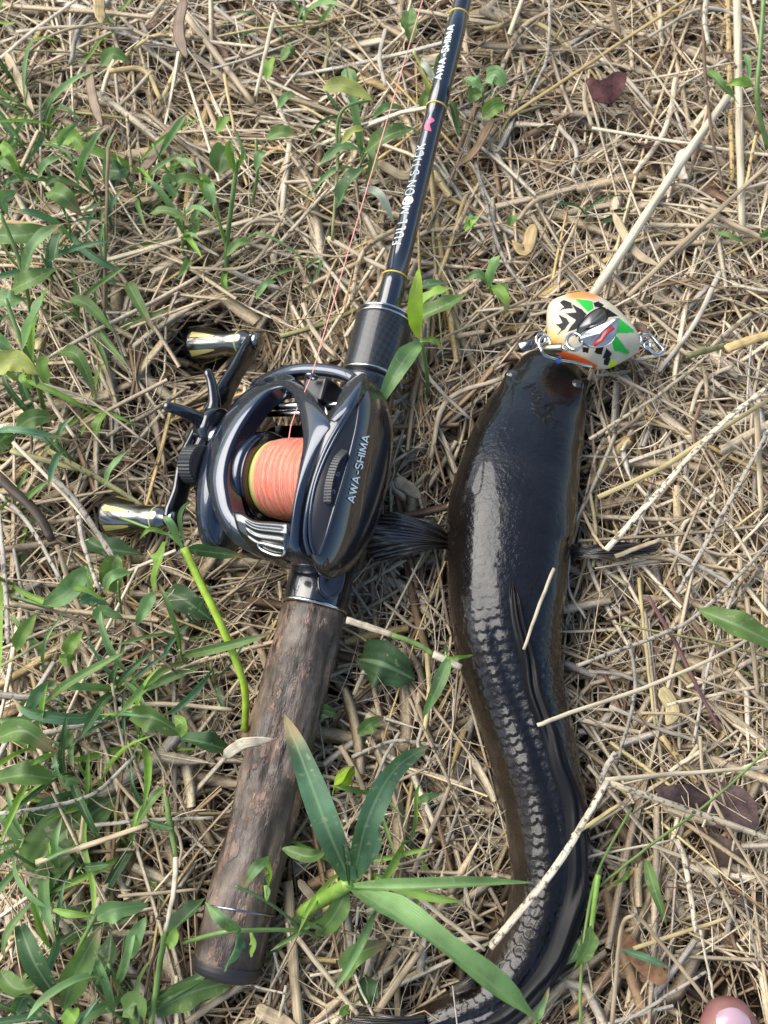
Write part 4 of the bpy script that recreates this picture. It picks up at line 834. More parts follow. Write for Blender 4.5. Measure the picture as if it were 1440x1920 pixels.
straw([(1136, 1462), (1280, 1450), (1450, 1438)], [.060, .050, .046], 9, 'pale', 'pale straw joining the speckled straw over the fish at its bend, upper one')
straw([(1142, 1467), (1327, 1532), (1450, 1575)], [.059, .048, .044], 13, 'pale', 'thick pale straw running from that bend away from the fish', speck=True)
straw([(1038, 1066), (1010, 1140), (982, 1218)], [.060, .066, .064], 7, 'pale', 'short pale straw lying on the fish back beside the dorsal fin')
straw([(1008, 1360), (1060, 1340), (1225, 1283), (1363, 1222), (1450, 1166)], [.066, .062, .046, .038], 8, 'pale', 'long thin pale straw with its tip on the fish back')
straw([(650, 1163), (690, 1175), (735, 1190)], [.050, .050], 14, 'pale', 'pale husk end of the stalk beside the reel seat ring')
straw([(735, 1190), (780, 1207), (812, 1226)], .050, 11, 'greenstem', 'yellow green stalk between the reel seat and the fish')
straw([(812, 1226), (865, 1252)], .050, 15, 'white', 'pale broken stalk end touching the left flank of the fish')
straw([(1125, 1661), (1217, 1588), (1344, 1493), (1450, 1396)], [.036, .046, .050], 6, 'greenstem'); straw([(1088, 1925), (1091, 1802), (1116, 1650), (1184, 1515)], [.046, .044, .038], 6, 'greenstem')
straw([(310, 1493), (330, 1607)], .042, 11, 'greenstem'); straw([(330, 1607), (327, 1663), (310, 1747)], .042, 12, 'white'); straw([(310, 1747), (295, 1840), (283, 1925)], .042, 12, 'greenstem')
straw([(1360, 655), (1400, 640), (1450, 625)], .046, 20, 'gold', 'thick pale stalk with green tip beyond the lure'); straw([(1290, 668), (1330, 655), (1360, 648)], .046, 13, 'olive', 'green yellow stalk tip pointing towards the lure')
for p, w_, c_, z in (([(924, 222), (889, 284), (844, 320)], 20, 'brown', .036), ([(1147, -5), (1155, 40), (1164, 71)], 16, 'brown', .040), ([(10, 100), (40, 160), (65, 215)], 22, 'tan', .038), ([(265, 322), (310, 260), (352, 208)], 26, 'brown', .040), ([(165, 125), (175, 190), (192, 238)], 20, 'brown', .044),
                     ([(360, 100), (400, 130), (455, 180)], 20, 'tan', .035), ([(345, -5), (335, 60), (350, 110)], 24, 'brown', .045), ([(185, -5), (187, 20), (190, 45)], 22, 'gold', .045), ([(420, 1420), (455, 1395), (515, 1386)], 22, 'white', [.050, .062, .064]), ([(1000, 420), (985, 470), (960, 450)], 26, 'gold', .036), ([(1178, 620), (1200, 612), (1215, 625)], 16, 'brown', .036),
                     ([(1240, 1290), (1262, 1330), (1250, 1360)], 30, 'gold', .034), ([(1150, 400), (1190, 470), (1240, 500)], 18, 'tan', .034), ([(740, 900), (765, 915), (790, 935)], 26, 'tan', .033), ([(560, 1650), (590, 1690), (600, 1740)], 20, 'tan', .030), ([(480, 1890), (510, 1905), (560, 1925)], 30, 'tan', .034), ([(60, 700), (100, 730), (150, 742)], 18, 'grey', .034), ([(1280, 280), (1275, 320), (1290, 335)], 22, 'white', .036), ([(700, 300), (760, 330), (800, 300)], 18, 'tan', .030)):
    straw(p, z, w_, c_, blade=True, name='dry_grass_blade')
# more large loose straws, one by one, clear of the things
g_ = np.random.default_rng(77); cnt = 0
while cnt < 130:
    px_, py_ = g_.uniform(0, 1440), g_.uniform(-10, 1920); a_ = g_.uniform(0, np.pi); L_ = g_.uniform(70, 230); bnd = g_.normal(0, .12)*L_
    d = np.array([math.cos(a_), math.sin(a_)]); e = np.array([-d[1], d[0]])
    pts = [tuple(np.array([px_, py_])+d*L_*(t-.5)+e*bnd*(1-(2*t-1)**2)) for t in (0, .5, 1)]; z = g_.uniform(.028, .035)
    W = catmull(PS(pts, z), 12)
    if (allowed(W[:, 0], W[:, 1]) < z+.002).any(): continue
    if px_ < 420 and py_ > 250 and g_.random() < .5: continue
    straw(pts, z, g_.uniform(5, 11), g_.choice(['pale', 'tan', 'grey', 'gold', 'brown'], p=[.38, .32, .14, .08, .08]), speck=g_.random() < .3); cnt += 1
# ================================================================== GREEN PLANTS
GC = {'mid': (.135, .225, .060), 'dark': (.065, .130, .048), 'blue': (.105, .220, .115), 'bright': (.20, .34, .055), 'lime': (.34, .48, .04), 'yellow': (.38, .40, .10), 'pale': (.45, .48, .40), 'light': (.18, .31, .115)}
def leaf_mesh(path, wid, fold=.25, hint=(0, 0, 1), shape='lance', col=(.1, .2, .05), wavy=.0, nseg=14, torn=0):
    path = catmull(path, nseg); t, nn_, b = frames(path, hint); s_ = np.linspace(0, 1, nseg)
    if shape == 'lance': prof = np.interp(s_, [0, .06, .18, .4, .65, .85, .95, 1], [.20, .42, .82, 1, .85, .46, .17, .01])
    elif shape == 'strap': prof = np.interp(s_, [0, .08, .25, .5, .75, .9, 1], [.45, .68, .95, 1, .72, .38, .02])
    else: prof = np.interp(s_, [0, .06, .2, .45, .7, .88, 1], [.08, .45, .9, 1, .8, .42, .02])
    V = []; uvv = []
    for i in range(nseg):
        for j, u in enumerate((-1, -.5, 0, .5, 1)):
            w_ = wid*.5*prof[i]; V.append(path[i]+b[i]*u*w_+nn_[i]*(abs(u)*w_*fold*2-w_*fold+wavy*math.sin(i*1.1+u*2)*abs(u))); uvv.append((.5+u*.5, s_[i]))
    F = grid_faces(nseg, 5, False)
    c = np.tile(np.array(col), (len(V), 1))*np.repeat(np.interp(s_, [0, .1, .9, 1], [1.15, 1, 1, .95]), 5)[:, None]
    if rng.random() < .45:
        k_t = np.repeat(np.clip((s_-rng.uniform(.70, .92))/.08, 0, 1), 5)[:, None]; c = c*(1-k_t)+np.array([.33, .25, .13])*k_t
    return V, F, c, uvv
def leaf(parent, pts, zs, wpx, c='mid', shape='lance', fold=.25, arch=.004, tilt=None):
    W = PS(pts, zs); L_ = len(W); q = np.linspace(0, 1, L_)
    W = catmull(W, 9); W[:, 2] += arch*np.sin(np.pi*np.linspace(0, 1, 9))
    hint = tilt if tilt is not None else (rng.normal(0, .3), rng.normal(0, .3)-.15, 1)
    V, F, cc, uv = leaf_mesh(W, px2m(W[4], wpx), fold*rng.uniform(.5, 1.3), hint, shape, np.array(GC[c])*rng.uniform(.88, 1.12), wavy=px2m(W[4], wpx)*.09)
    return make('leaf', V, F, M_BROAD if shape == 'oval' else M_LEAF, parent, col=cc, uv=uv)
def stem(parent, pts, zs, wpx, c='bright', nm='stem'):
    W = catmull(PS(pts, zs), 5*len(pts)); V, F, uv = tube(W, px2m(W[0], wpx)*.5*np.linspace(1.05, .9, len(W)), 8)
    return make(nm, V, F, M_STEM, parent, col=np.tile(np.array(GC[c]), (len(V), 1)), uv=uv)
def plant(name, base, label, stems, leaves, group=None, cat='plant'):
    r_ = tag(empty(name, base), label, cat, group)
    for s_ in stems: stem(r_, *s_)
    for l_ in leaves: leaf(r_, *l_[:4], **(l_[4] if len(l_) > 4 else {}))
    adopt(r_); return r_
k_ = lambda **k: k
plant('grass_plant', P(560, 1712, .02), 'large blue green plant with long strap leaves beside the wooden grip', [([(566, 1712), (610, 1684), (655, 1655)], [.030, .052, .072], 26, 'bright')],
 [([(657, 1652), (618, 1560), (570, 1430), (532, 1338)], [.072, .082, .080, .072], 52, 'blue', k_(shape='strap')), ([(664, 1645), (690, 1540), (740, 1445), (806, 1396)], [.072, .085, .080, .064], 46, 'blue', k_(shape='strap')),
  ([(668, 1640), (696, 1590), (700, 1540), (690, 1490)], [.062, .060, .052, .045], 34, 'blue', k_(shape='strap')), ([(662, 1662), (760, 1660), (880, 1655), (1005, 1655)], [.074, .084, .088, .084], 24, 'light', k_(shape='strap', fold=.7)),
  ([(660, 1664), (740, 1705), (860, 1790), (960, 1870), (1030, 1935)], [.074, .094, .100, .094, .085], 70, 'light', k_(shape='strap')), ([(652, 1672), (625, 1720), (590, 1758)], [.060, .052, .042], 42, 'mid'), ([(655, 1660), (650, 1600), (640, 1570)], [.074, .078, .078], 12, 'dark')])
plant('grass_plant', P(460, 1370, .02), 'lime green leaning stalk with leaves beside the lower handle knob', [([(345, 1028), (375, 1092), (410, 1162), (445, 1246), (460, 1300), (459, 1372)], [.062, .060, .056, .048, .040, .026], 15, 'lime'), ([(345, 1028), (320, 1005), (292, 995), (225, 970)], [.062, .064, .064, .058], 6, 'mid')],
 [([(311, 1016), (300, 1055), (288, 1113)], [.064, .066, .058], 40, 'bright'), ([(290, 1112), (278, 1140), (256, 1174)], [.058, .054, .046], 26, 'light'), ([(346, 1020), (340, 980), (348, 955), (364, 938)], [.064, .070, .074, .074], 9, 'light'), ([(312, 1000), (285, 998), (262, 1012)], .066, 9, 'bright'), ([(340, 1025), (322, 985), (305, 970)], [.064, .07, .07], 16, 'light'), ([(350, 1030), (400, 1040), (470, 1045)], [.060, .046, .040], 26, 'dark')])
plant('grass_plant', P(800, 740, .015), 'upright lime leaf and drooping green blade growing beside the foregrip', [([(790, 640), (800, 700), (803, 742)], [.066, .045, .022], 9, 'mid')],
 [([(781, 632), (778, 580), (786, 500)], [.068, .082, .094], 30, 'lime', k_(fold=.1)), ([(788, 640), (752, 690), (706, 770)], [.068, .078, .070], 38, 'light'), ([(790, 640), (812, 645), (830, 656)], .066, 12, 'bright'), ([(770, 600), (820, 585), (880, 550)], [.045, .050, .050], 36, 'mid'), ([(770, 585), (810, 560), (855, 538)], [.040, .046, .046], 32, 'bright'), ([(760, 570), (790, 545), (850, 530)], [.035, .040, .040], 30, 'dark')])
plant('clover_sprig', P(905, 200, .02), 'small three leaved sprig growing beside the rod lettering', [([(905, 200), (905, 175), (890, 165)], [.025, .045, .046], 4, 'mid'), ([(905, 185), (925, 165)], .045, 4, 'mid')],
 [([(905, 172), (885, 162), (868, 152)], .048, 38, 'light', k_(shape='oval')), ([(885, 165), (888, 185), (880, 192)], .046, 30, 'mid', k_(shape='oval')), ([(910, 150), (928, 152), (948, 165)], .049, 36, 'light', k_(shape='oval')), ([(905, 222), (925, 210), (948, 196)], .044, 30, 'bright', k_(shape='oval'))])
plant('grass_plant', P(625, 470, .015), 'upright shoot with a yellowed leaf growing beside the fishing line', [([(625, 460), (632, 330), (638, 214), (700, 185)], [.015, .040, .062, .068], 6, 'mid')],
 [([(605, 165), (650, 172), (700, 190)], .070, 30, 'yellow'), ([(685, 285), (730, 262), (785, 240)], [.058, .064, .060], 36, 'mid'), ([(628, 392), (655, 350), (690, 308)], [.050, .058, .060], 42, 'dark'), ([(675, 356), (712, 375), (741, 425)], [.052, .055, .048], 18, 'pale'), ([(600, 308), (640, 285), (680, 283)], .048, 16, 'light'), ([(640, 270), (665, 255), (690, 245)], .056, 18, 'yellow'), ([(680, 275), (700, 310), (685, 350)], .04, 20, 'mid')])
plant('grass_plant', P(925, 560, .02), 'small green shoot growing between the rod and the lure', [([(925, 560), (920, 540), (915, 530)], [.02, .035, .04], 5, 'bright')], [([(912, 540), (920, 510), (938, 478)], [.04, .055, .064], 24, 'light'), ([(922, 535), (940, 560), (955, 580)], .042, 22, 'bright'), ([(915, 533), (895, 523), (868, 525)], .044, 16, 'light'), ([(930, 545), (945, 550), (948, 590)], .036, 18, 'mid')])
plant('grass_plant', P(1440, 1200, .03), 'broad green blade pointing towards the fish from the right', [], [([(1452, 1206), (1390, 1180), (1350, 1163), (1310, 1143)], [.056, .058, .056, .052], 50, 'mid', k_(shape='strap'))])
plant('grass_plant', P(1108, 1760, .02), 'hairy green stalk with one pointed leaf beside the fish tail', [([(1122, 1640), (1115, 1690), (1107, 1755)], [.052, .050, .046], 10, 'bright')], [([(1110, 1738), (1098, 1775), (1077, 1818)], [.050, .052, .046], 34, 'mid'), ([(1090, 1755), (1075, 1785), (1062, 1810)], .042, 16, 'dark'), ([(1150, 1660), (1170, 1640), (1180, 1625)], .04, 14, 'bright')])
plant('grass_plant', P(345, 1768, .02), 'leafy runner trailing over the butt end of the wooden grip', [([(345, 1768), (400, 1752), (450, 1745), (560, 1745), (600, 1760)], [.035, .062, .066, .052, .036], 8, 'mid'), ([(440, 1660), (500, 1690), (560, 1735)], [.072, .068, .055], 6, 'dark'), ([(500, 1690), (497, 1660)], .066, 6, 'bright')],
 [([(450, 1745), (420, 1722), (384, 1692)], [.068, .076, .074], 26, 'light'), ([(452, 1745), (445, 1780), (419, 1824)], [.068, .070, .060], 32, 'blue'), ([(505, 1608), (480, 1630), (454, 1668)], [.075, .078, .070], 22, 'light'), ([(502, 1610), (508, 1640), (503, 1660)], [.075, .078, .07], 32, 'bright'), ([(500, 1660), (505, 1675), (498, 1690)], .068, 14, 'light'), ([(600, 1752), (625, 1725), (655, 1698)], .045, 36, 'mid'), ([(555, 1740), (560, 1720), (610, 1745)], .05, 20, 'mid'), ([(470, 1745), (478, 1770), (470, 1795)], .055, 22, 'bright'), ([(530, 1590), (580, 1605), (612, 1596)], .05, 26, 'mid')])
plant('leaf_shoot', P(640, 1480, .02), 'single folded lime leaf standing between the grip and the fish', [], [([(628, 1482), (640, 1460), (664, 1436)], [.030, .042, .055], 36, 'lime', k_(shape='oval', fold=.6))])
plant('broad_leaf', P(720, 1265, .02), 'rounded dark green leaf half buried beside the fish flank', [], [([(672, 1235), (720, 1250), (778, 1275)], [.030, .034, .030], 92, 'dark', k_(shape='oval', fold=.05))])
plant('broad_leaf', P(130, 1580, .03), 'large broad green leaf under straws beside the wooden grip', [], [([(55, 1655), (120, 1570), (225, 1490)], [.030, .030, .025], 105, 'mid', k_(shape='oval', fold=.08)), ([(60, 1560), (110, 1520), (210, 1480)], [.027, .027, .024], 60, 'dark', k_(shape='oval', fold=.1))])
plant('grass_plant', P(838, 1228, .03), 'small drooping shoot on the broken stalk beside the fish flank', [([(838, 1240), (836, 1222)], .055, 5, 'bright')], [([(842, 1232), (822, 1285), (792, 1348)], [.058, .060, .048], 26, 'light'), ([(838, 1234), (860, 1236), (889, 1228)], .06, 11, 'bright'), ([(837, 1228), (834, 1215), (836, 1203)], .06, 10, 'light')])
plant('grass_plant', P(640, 1340, .02), 'small dark leaves showing beside the middle of the wooden grip', [], [([(585, 1345), (605, 1335), (632, 1340)], .034, 30, 'mid'), ([(672, 1378), (695, 1360), (720, 1345)], .034, 30, 'mid'), ([(600, 1310), (600, 1290), (612, 1270)], .03, 40, 'dark'), ([(780, 1505), (800, 1495), (825, 1490)], .03, 16, 'light')])
plant('grass_plant', P(120, 1890, .02), 'dense dark leaves growing off the butt end of the grip', [([(130, 1890), (140, 1800), (180, 1715)], [.02, .04, .05], 8, 'mid')],
 [([(38, 1735), (75, 1810), (120, 1888)], [.050, .050, .04], 40, 'dark', k_(shape='strap')), ([(118, 1892), (150, 1820), (190, 1735)], [.036, .044, .05], 54, 'mid'), ([(245, 1795), (258, 1755), (275, 1718)], [.045, .052, .056], 32, 'light'), ([(290, 1895), (360, 1860), (445, 1838)], [.034, .036, .032], 56, 'mid', k_(shape='strap')), ([(312, 1755), (350, 1715), (392, 1678)], [.034, .036, .034], 42, 'dark'),
  ([(182, 1720), (220, 1705), (280, 1696)], [.052, .056, .055], 44, 'light'), ([(100, 1705), (140, 1712), (182, 1716)], .05, 14, 'bright'), ([(180, 1840), (205, 1800), (210, 1740)], .038, 50, 'dark'), ([(60, 1690), (20, 1750), (8, 1800)], .05, 16, 'mid'), ([(0, 1820), (40, 1850), (90, 1840)], .045, 36, 'mid'), ([(120, 1925), (140, 1900), (145, 1888)], .05, 30, 'bright'), ([(330, 1740), (325, 1765), (312, 1770)], .046, 22, 'bright'), ([(230, 1900), (260, 1880), (262, 1930)], .04, 50, 'mid'), ([(30, 1900), (60, 1870), (110, 1925)], .044, 40, 'dark')])
plant('grass_plant', P(60, 1400, .02), 'green leafy shoots at the edge of the litter outside the grip', [([(130, 1400), (60, 1380), (0, 1370)], .04, 6, 'mid'), ([(180, 1345), (255, 1335)], .04, 10, 'bright')],
 [([(-10, 1385), (50, 1372), (105, 1412)], [.048, .054, .05], 44, 'mid'), ([(100, 1460), (50, 1452), (-10, 1462)], [.046, .052, .05], 50, 'mid'), ([(104, 1412), (112, 1440), (126, 1482)], [.054, .058, .05], 22, 'blue'), ([(102, 1414), (80, 1425), (55, 1438)], .054, 12, 'bright'), ([(150, 1470), (125, 1460), (105, 1455)], .048, 46, 'light'), ([(245, 1342), (290, 1350), (345, 1378)], [.044, .05, .046], 52, 'mid'), ([(428, 1405), (390, 1392), (335, 1382)], [.036, .044, .044], 46, 'dark'), ([(338, 1380), (345, 1360), (325, 1342)], .056, 26, 'bright'), ([(255, 1548), (290, 1500), (315, 1470)], [.048, .054, .05], 18, 'mid'), ([(50, 1340), (80, 1300), (108, 1275)], .044, 24, 'blue')])
plant('grass_plant', P(215, 1130, .02), 'cluster of pointed leaves growing below the lower handle knob', [([(230, 1170), (225, 1130), (222, 1090)], [.02, .04, .05], 5, 'mid'), ([(23, 1118), (100, 1140)], .042, 6, 'mid')],
 [([(160, 1065), (130, 1115), (80, 1135)], [.054, .056, .048], 42, 'light'), ([(110, 1100), (160, 1108), (200, 1128)], .056, 12, 'bright'), ([(195, 1112), (215, 1085), (252, 1072)], [.05, .058, .056], 22, 'light'), ([(150, 1130), (180, 1125), (205, 1135)], .05, 22, 'blue'), ([(180, 1165), (200, 1150), (232, 1160)], .05, 28, 'light'), ([(170, 1140), (165, 1090), (160, 1060)], [.03, .036, .04], 50, 'mid'), ([(210, 1110), (215, 1070), (222, 1040)], [.03, .04, .045], 46, 'mid'), ([(310, 1110), (350, 1130), (400, 1165)], .03, 50, 'dark'), ([(160, 1010), (200, 1030), (270, 1040)], .028, 50, 'dark'), ([(125, 1230), (140, 1210), (157, 1180)], .046, 28, 'bright'), ([(30, 1220), (50, 1190), (70, 1150)], .046, 28, 'bright'), ([(110, 1235), (130, 1240), (140, 1230)], .046, 24, 'bright')])
plant('grass_plant', P(60, 700, .02), 'tall green shoot with a yellowing leaf on the handle side', [([(85, 780), (65, 700), (40, 640), (10, 560)], [.02, .05, .062, .07], 9, 'mid'), ([(110, 760), (60, 680), (50, 660)], [.02, .045, .055], 6, 'mid')],
 [([(-10, 700), (30, 684), (75, 704)], .064, 46, 'yellow'), ([(110, 660), (150, 675), (182, 745)], [.055, .06, .05], 28, 'mid'), ([(90, 720), (85, 690), (95, 665)], .052, 26, 'bright'), ([(20, 655), (-5, 640), (-10, 630)], .07, 30, 'light'), ([(40, 660), (70, 600), (92, 535)], [.06, .072, .074], 34, 'light'), ([(-10, 808), (50, 815), (145, 828)], [.056, .058, .05], 16, 'blue'), ([(-10, 850), (10, 832), (30, 815)], .05, 40, 'mid'), ([(30, 805), (70, 790), (105, 785)], .04, 36, 'mid'), ([(178, 815), (190, 795), (198, 770)], .045, 26, 'bright'), ([(195, 912), (215, 880), (245, 842)], [.045, .05, .05], 16, 'light'), ([(40, 690), (50, 720), (60, 730)], .064, 16, 'bright')])
plant('grass_plant', P(80, 560, .02), 'thick green clump of blades beyond the upper handle knob', [([(60, 600), (40, 500), (0, 400)], [.02, .05, .065], 8, 'mid'), ([(200, 600), (198, 500), (195, 420)], [.02, .04, .055], 6, 'mid')],
 [([(40, 525), (75, 460), (130, 415)], [.055, .068, .066], 30, 'light'), ([(20, 545), (60, 535), (115, 500)], [.05, .06, .056], 40, 'mid'), ([(-10, 440), (40, 450), (120, 430)], [.05, .052, .048], 44, 'mid'), ([(90, 360), (120, 375), (155, 405)], [.05, .056, .05], 40, 'mid'), ([(110, 275), (125, 260), (148, 230)], [.056, .064, .068], 16, 'light'), ([(120, 265), (145, 270), (165, 300)], .056, 34, 'bright'), ([(145, 342), (165, 300), (194, 240)], [.05, .065, .078], 16, 'light'), ([(70, 335), (95, 315), (125, 293)], [.055, .06, .058], 22, 'light'), ([(0, 270), (25, 300), (45, 345)], [.06, .062, .05], 26, 'bright'), ([(0, 300), (25, 320), (60, 335)], .055, 22, 'mid'), ([(30, 360), (10, 385), (18, 410)], .06, 22, 'light'), ([(100, 490), (112, 460), (118, 430)], .05, 26, 'dark'), ([(85, 350), (110, 345), (155, 350)], .06, 12, 'mid'), ([(205, 320), (225, 330), (240, 315)], .04, 40, 'dark'), ([(-10, 560), (20, 570), (50, 560)], .05, 40, 'light'), ([(240, 530), (255, 560), (290, 625)], .04, 24, 'mid'), ([(130, 560), (170, 580), (215, 625)], .04, 24, 'mid')])
plant('grass_plant', P(425, 470, .02), 'upright tuft with bright tips beyond the upper handle knob', [([(430, 570), (425, 470), (440, 340), (445, 300)], [.015, .035, .06, .068], 9, 'mid'), ([(430, 480), (400, 380)], [.03, .06], 7, 'bright'), ([(470, 400), (482, 330), (480, 260)], [.02, .05, .06], 6, 'mid')],
 [([(440, 325), (432, 290), (436, 265)], [.064, .072, .076], 16, 'bright'), ([(445, 320), (460, 300), (440, 240)], [.062, .072, .08], 14, 'light'), ([(395, 380), (385, 350), (375, 335)], [.055, .062, .066], 24, 'bright'), ([(400, 385), (395, 360), (392, 340)], .062, 22, 'light'), ([(410, 325), (420, 300), (432, 275)], .05, 46, 'mid'), ([(320, 360), (345, 345), (385, 345)], .05, 24, 'mid'), ([(480, 320), (490, 300), (500, 285)], .055, 18, 'light'), ([(425, 480), (450, 465), (478, 455)], .05, 18, 'mid'), ([(280, 400), (320, 405), (365, 425)], .045, 20, 'mid'), ([(365, 440), (378, 420), (385, 400)], .04, 40, 'mid'), ([(405, 250), (425, 232), (415, 228)], .075, 20, 'bright'), ([(330, 370), (320, 350), (335, 345)], .05, 30, 'light'), ([(425, 560), (422, 530), (430, 500)], .03, 12, 'bright')])
plant('grass_plant', P(500, 130, .02), 'scattered small leaves in the straw far beyond the reel', [], [([(190, 125), (215, 112), (245, 118)], .045, 26, 'mid'), ([(500, 150), (508, 130), (508, 110)], .05, 22, 'bright'), ([(500, 260), (530, 258), (560, 255)], .042, 26, 'mid'), ([(640, 155), (655, 150), (670, 165)], .05, 24, 'light'), ([(700, 220), (725, 210), (760, 205)], .045, 14, 'light'), ([(520, 205), (540, 190), (560, 180)], .04, 16, 'light'), ([(525, 115), (545, 105), (550, 110)], .035, 26, 'mid'), ([(480, 560), (500, 540), (520, 528)], .045, 14, 'light'), ([(765, 60), (768, 50), (770, 15)], .046, 34, 'mid'), ([(770, 80), (768, 60), (762, 40)], .045, 24, 'mid')])
plant('grass_plant', P(800, 190, .02), 'green and white striped leaf sprig behind the rod lettering', [([(800, 200), (800, 150), (775, 95)], [.02, .04, .05], 6, 'yellow')], [([(812, 212), (800, 170), (780, 125)], [.04, .046, .046], 22, 'yellow'), ([(815, 150), (798, 135), (785, 118)], .05, 14, 'pale'), ([(790, 210), (800, 190), (815, 175)], .036, 22, 'mid'), ([(815, 135), (825, 120), (832, 112)], .046, 16, 'light'), ([(860, 255), (850, 215), (842, 190)], .034, 14, 'mid')])
plant('grass_plant', P(1425, 250, .02), 'slender green stem with side leaf at the far right', [([(1440, 280), (1420, 190), (1425, 100), (1432, -5)], [.03, .05, .06, .07], 9, 'mid')], [([(1325, 130), (1345, 165), (1385, 195)], [.05, .055, .05], 20, 'mid'), ([(1410, 160), (1385, 165), (1360, 160)], .06, 18, 'bright'), ([(1405, 150), (1395, 120), (1390, 105)], .062, 12, 'light'), ([(1340, 435), (1370, 455), (1400, 458)], .04, 14, 'mid'), ([(1425, 445), (1440, 440), (1450, 430)], .04, 24, 'mid')])
plant('grass_shoot', P(882, 430, .025), 'tiny green seedling in the straw right of the rod', [], [([(872, 432), (885, 420), (892, 405)], .042, 18, 'bright'), ([(885, 428), (880, 420), (872, 418)], .042, 16, 'light'), ([(955, 425), (960, 415), (962, 405)], .038, 18, 'mid')])
plant('grass_plant', P(640, 1830, .02), 'green curled leaf among straws below the strap leaved plant', [], [([(645, 1830), (665, 1790), (730, 1765)], [.03, .036, .034], 40, 'mid', k_(shape='strap')), ([(640, 1905), (648, 1890), (655, 1885)], .036, 20, 'bright'), ([(690, 1830), (690, 1860), (700, 1890)], .026, 40, 'dark'), ([(1000, 1920), (1010, 1890), (1030, 1850)], .05, 16, 'light'), ([(1210, 1610), (1220, 1660), (1250, 1735)], .034, 22, 'mid'), ([(1165, 1780), (1210, 1795), (1260, 1818)], .036, 14, 'blue')])
# random grass shoots in the green parts of the litter: built once per kind, then copied
protos = []
for k in range(7):
    me_l = []
    for j in range(2):
        L_ = .024+.014*rng.random(); W = np.array([(0, 0, 0), (L_*.35, 0, .006), (L_*.75, 0, .007), (L_, 0, .002+.004*rng.normal())])
        V, F, cc, uv = leaf_mesh(W, .0022+.0018*rng.random(), .3, (0, 0, 1), 'lance', np.array(GC[['mid', 'light', 'bright', 'dark', 'bright', 'blue', 'light'][k]]), .0002, 9)
        o = make('leaf', V, F, M_LEAF, None, col=cc, uv=uv); me_l.append(o.data); bpy.data.objects.remove(o)
    hgt = .022+.012*rng.random(); p = catmull([(0, 0, 0), (.001, .002, hgt*.5), (rng.normal(0, .004), rng.normal(0, .004)+.003, hgt)], 8)
    V, F, uv = tube(p, np.linspace(.0008, .0005, 8), 6); o = make('stem', V, F, M_STEM, None, col=np.tile(np.array(GC['mid'])*1.2, (len(V), 1)), uv=uv); me_s = o.data; bpy.data.objects.remove(o)
    protos.append((me_s, me_l, p))
def dens(px, py):
    d = .05
    if px < 420 and 230 < py < 640: d = 1.0*np.clip((430-px)/230, .2, 1)
    if px < 330 and 640 <= py < 1020: d = .55
    if px < 480 and 1020 <= py: d = .9
    if 420 <= px < 720 and py < 560: d = .28
    if 480 <= px < 950 and py > 1200: d = .22
    if px < 250 and py < 230: d = .25
    if px > 1000: d = .035
    return d
g_ = np.random.default_rng(5); cnt = 0; tries = 0
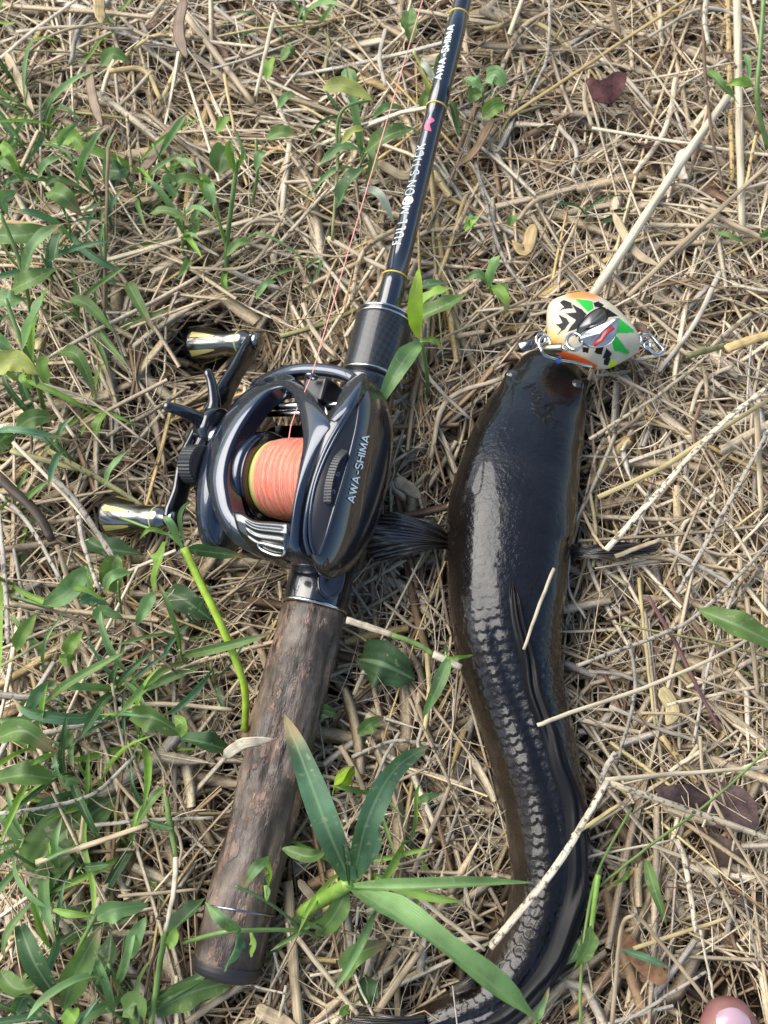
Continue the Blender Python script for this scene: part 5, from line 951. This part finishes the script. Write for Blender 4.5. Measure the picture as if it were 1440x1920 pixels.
while cnt < 80 and tries < 9000:
    tries += 1; px_, py_ = g_.uniform(-20, 1440), g_.uniform(0, 1940)
    if g_.random() > dens(px_, py_): continue
    b = P(px_, py_, .016); q = np.array([[b[0]+.014*math.cos(t), b[1]+.014*math.sin(t)] for t in np.linspace(0, 6.28, 8)]+[[b[0], b[1]]])
    if (allowed(q[:, 0], q[:, 1]) < .9).any(): continue
    kp_ = g_.integers(7); me_s, me_l, p = protos[kp_]; sc_ = g_.uniform(.75, 1.25)
    r_ = empty('grass_shoot', b-[0, 0, .004]); r_.rotation_euler = (0, 0, g_.uniform(0, 6.28)); r_.scale = (sc_, sc_, sc_)
    zn = zone(px_, py_); cw = ['mid green', 'light green', 'yellowish green', 'dark green', 'bright green', 'bluish green', 'pale green'][kp_]; sw_ = 'small' if sc_ < .95 else 'larger'; tag(r_, f'{sw_} {cw} grass shoot {zn}', 'grass', f'{sw_} {cw} grass shoots {zn}')
    s_ = bpy.data.objects.new('stem', me_s); COL.objects.link(s_); s_.parent = r_
    nl_ = g_.integers(3, 6)
    for j in range(nl_):
        t = (j+1.2)/(nl_+.3); i_ = min(7, int(t*7)); o = bpy.data.objects.new('leaf', me_l[g_.integers(2)]); COL.objects.link(o); o.parent = r_
        o.location = p[i_]; o.rotation_euler = (g_.normal(0, .35), -g_.uniform(-.15, .8), j*2.5+g_.normal(0, .5)); k = g_.uniform(.55, 1.3); o.scale = (k, k*g_.uniform(.7, 1.1), k)
    cnt += 1
# thin green runners as ground cover too fine to count
# ================================================================== DEAD LEAVES
def dead_leaf(pts, z, col, label, H=.004):
    o = catmull(PS(pts, z), 48, True); c = o.mean(0); V = []
    for t in np.linspace(0, 1, 9):
        for q in o:
            p = c+(q-c)*t; V.append(p+[0, 0, H*mnoise.noise(Vector(p)*55)*1.6+.002*t*mnoise.noise(Vector(p)*140)])
    V = np.array(V); n_ = len(V); F = grid_faces(9, 48); V2 = V-[0, 0, .0005]
    tag(make('dead_leaf', np.vstack([V, V2]), F+[tuple(reversed([i+n_ for i in f])) for f in F], M_DEAD, col=np.tile(np.array(col), (2*n_, 1))), label, 'leaf')
dead_leaf([(1098, 150), (1125, 155), (1150, 146), (1172, 152), (1165, 175), (1150, 186), (1125, 190), (1110, 178)], .040, (.085, .035, .033), 'small dark red dead leaf in the straw far right of the rod')
dead_leaf([(1180, 245), (1220, 225), (1255, 235), (1260, 285), (1235, 320), (1205, 290)], .027, (.10, .055, .045), 'crumpled brown dead leaf under straws beyond the lure', .006)
dead_leaf([(1225, 1480), (1290, 1470), (1360, 1468), (1400, 1500), (1412, 1545), (1370, 1560), (1300, 1530), (1250, 1510)], .028, (.085, .055, .050), 'large purplish brown dead leaf right of the fish tail', .006)
dead_leaf([(1310, 1560), (1370, 1580), (1420, 1650), (1445, 1700), (1400, 1710), (1350, 1640)], .024, (.12, .085, .065), 'crumpled grey brown leaf right of the fish below the purplish leaf', .006)
dead_leaf([(1165, 1740), (1215, 1790), (1250, 1830), (1230, 1845), (1190, 1815), (1165, 1775)], .030, (.24, .13, .065), 'flat reddish brown leaf strip near the bare toe')
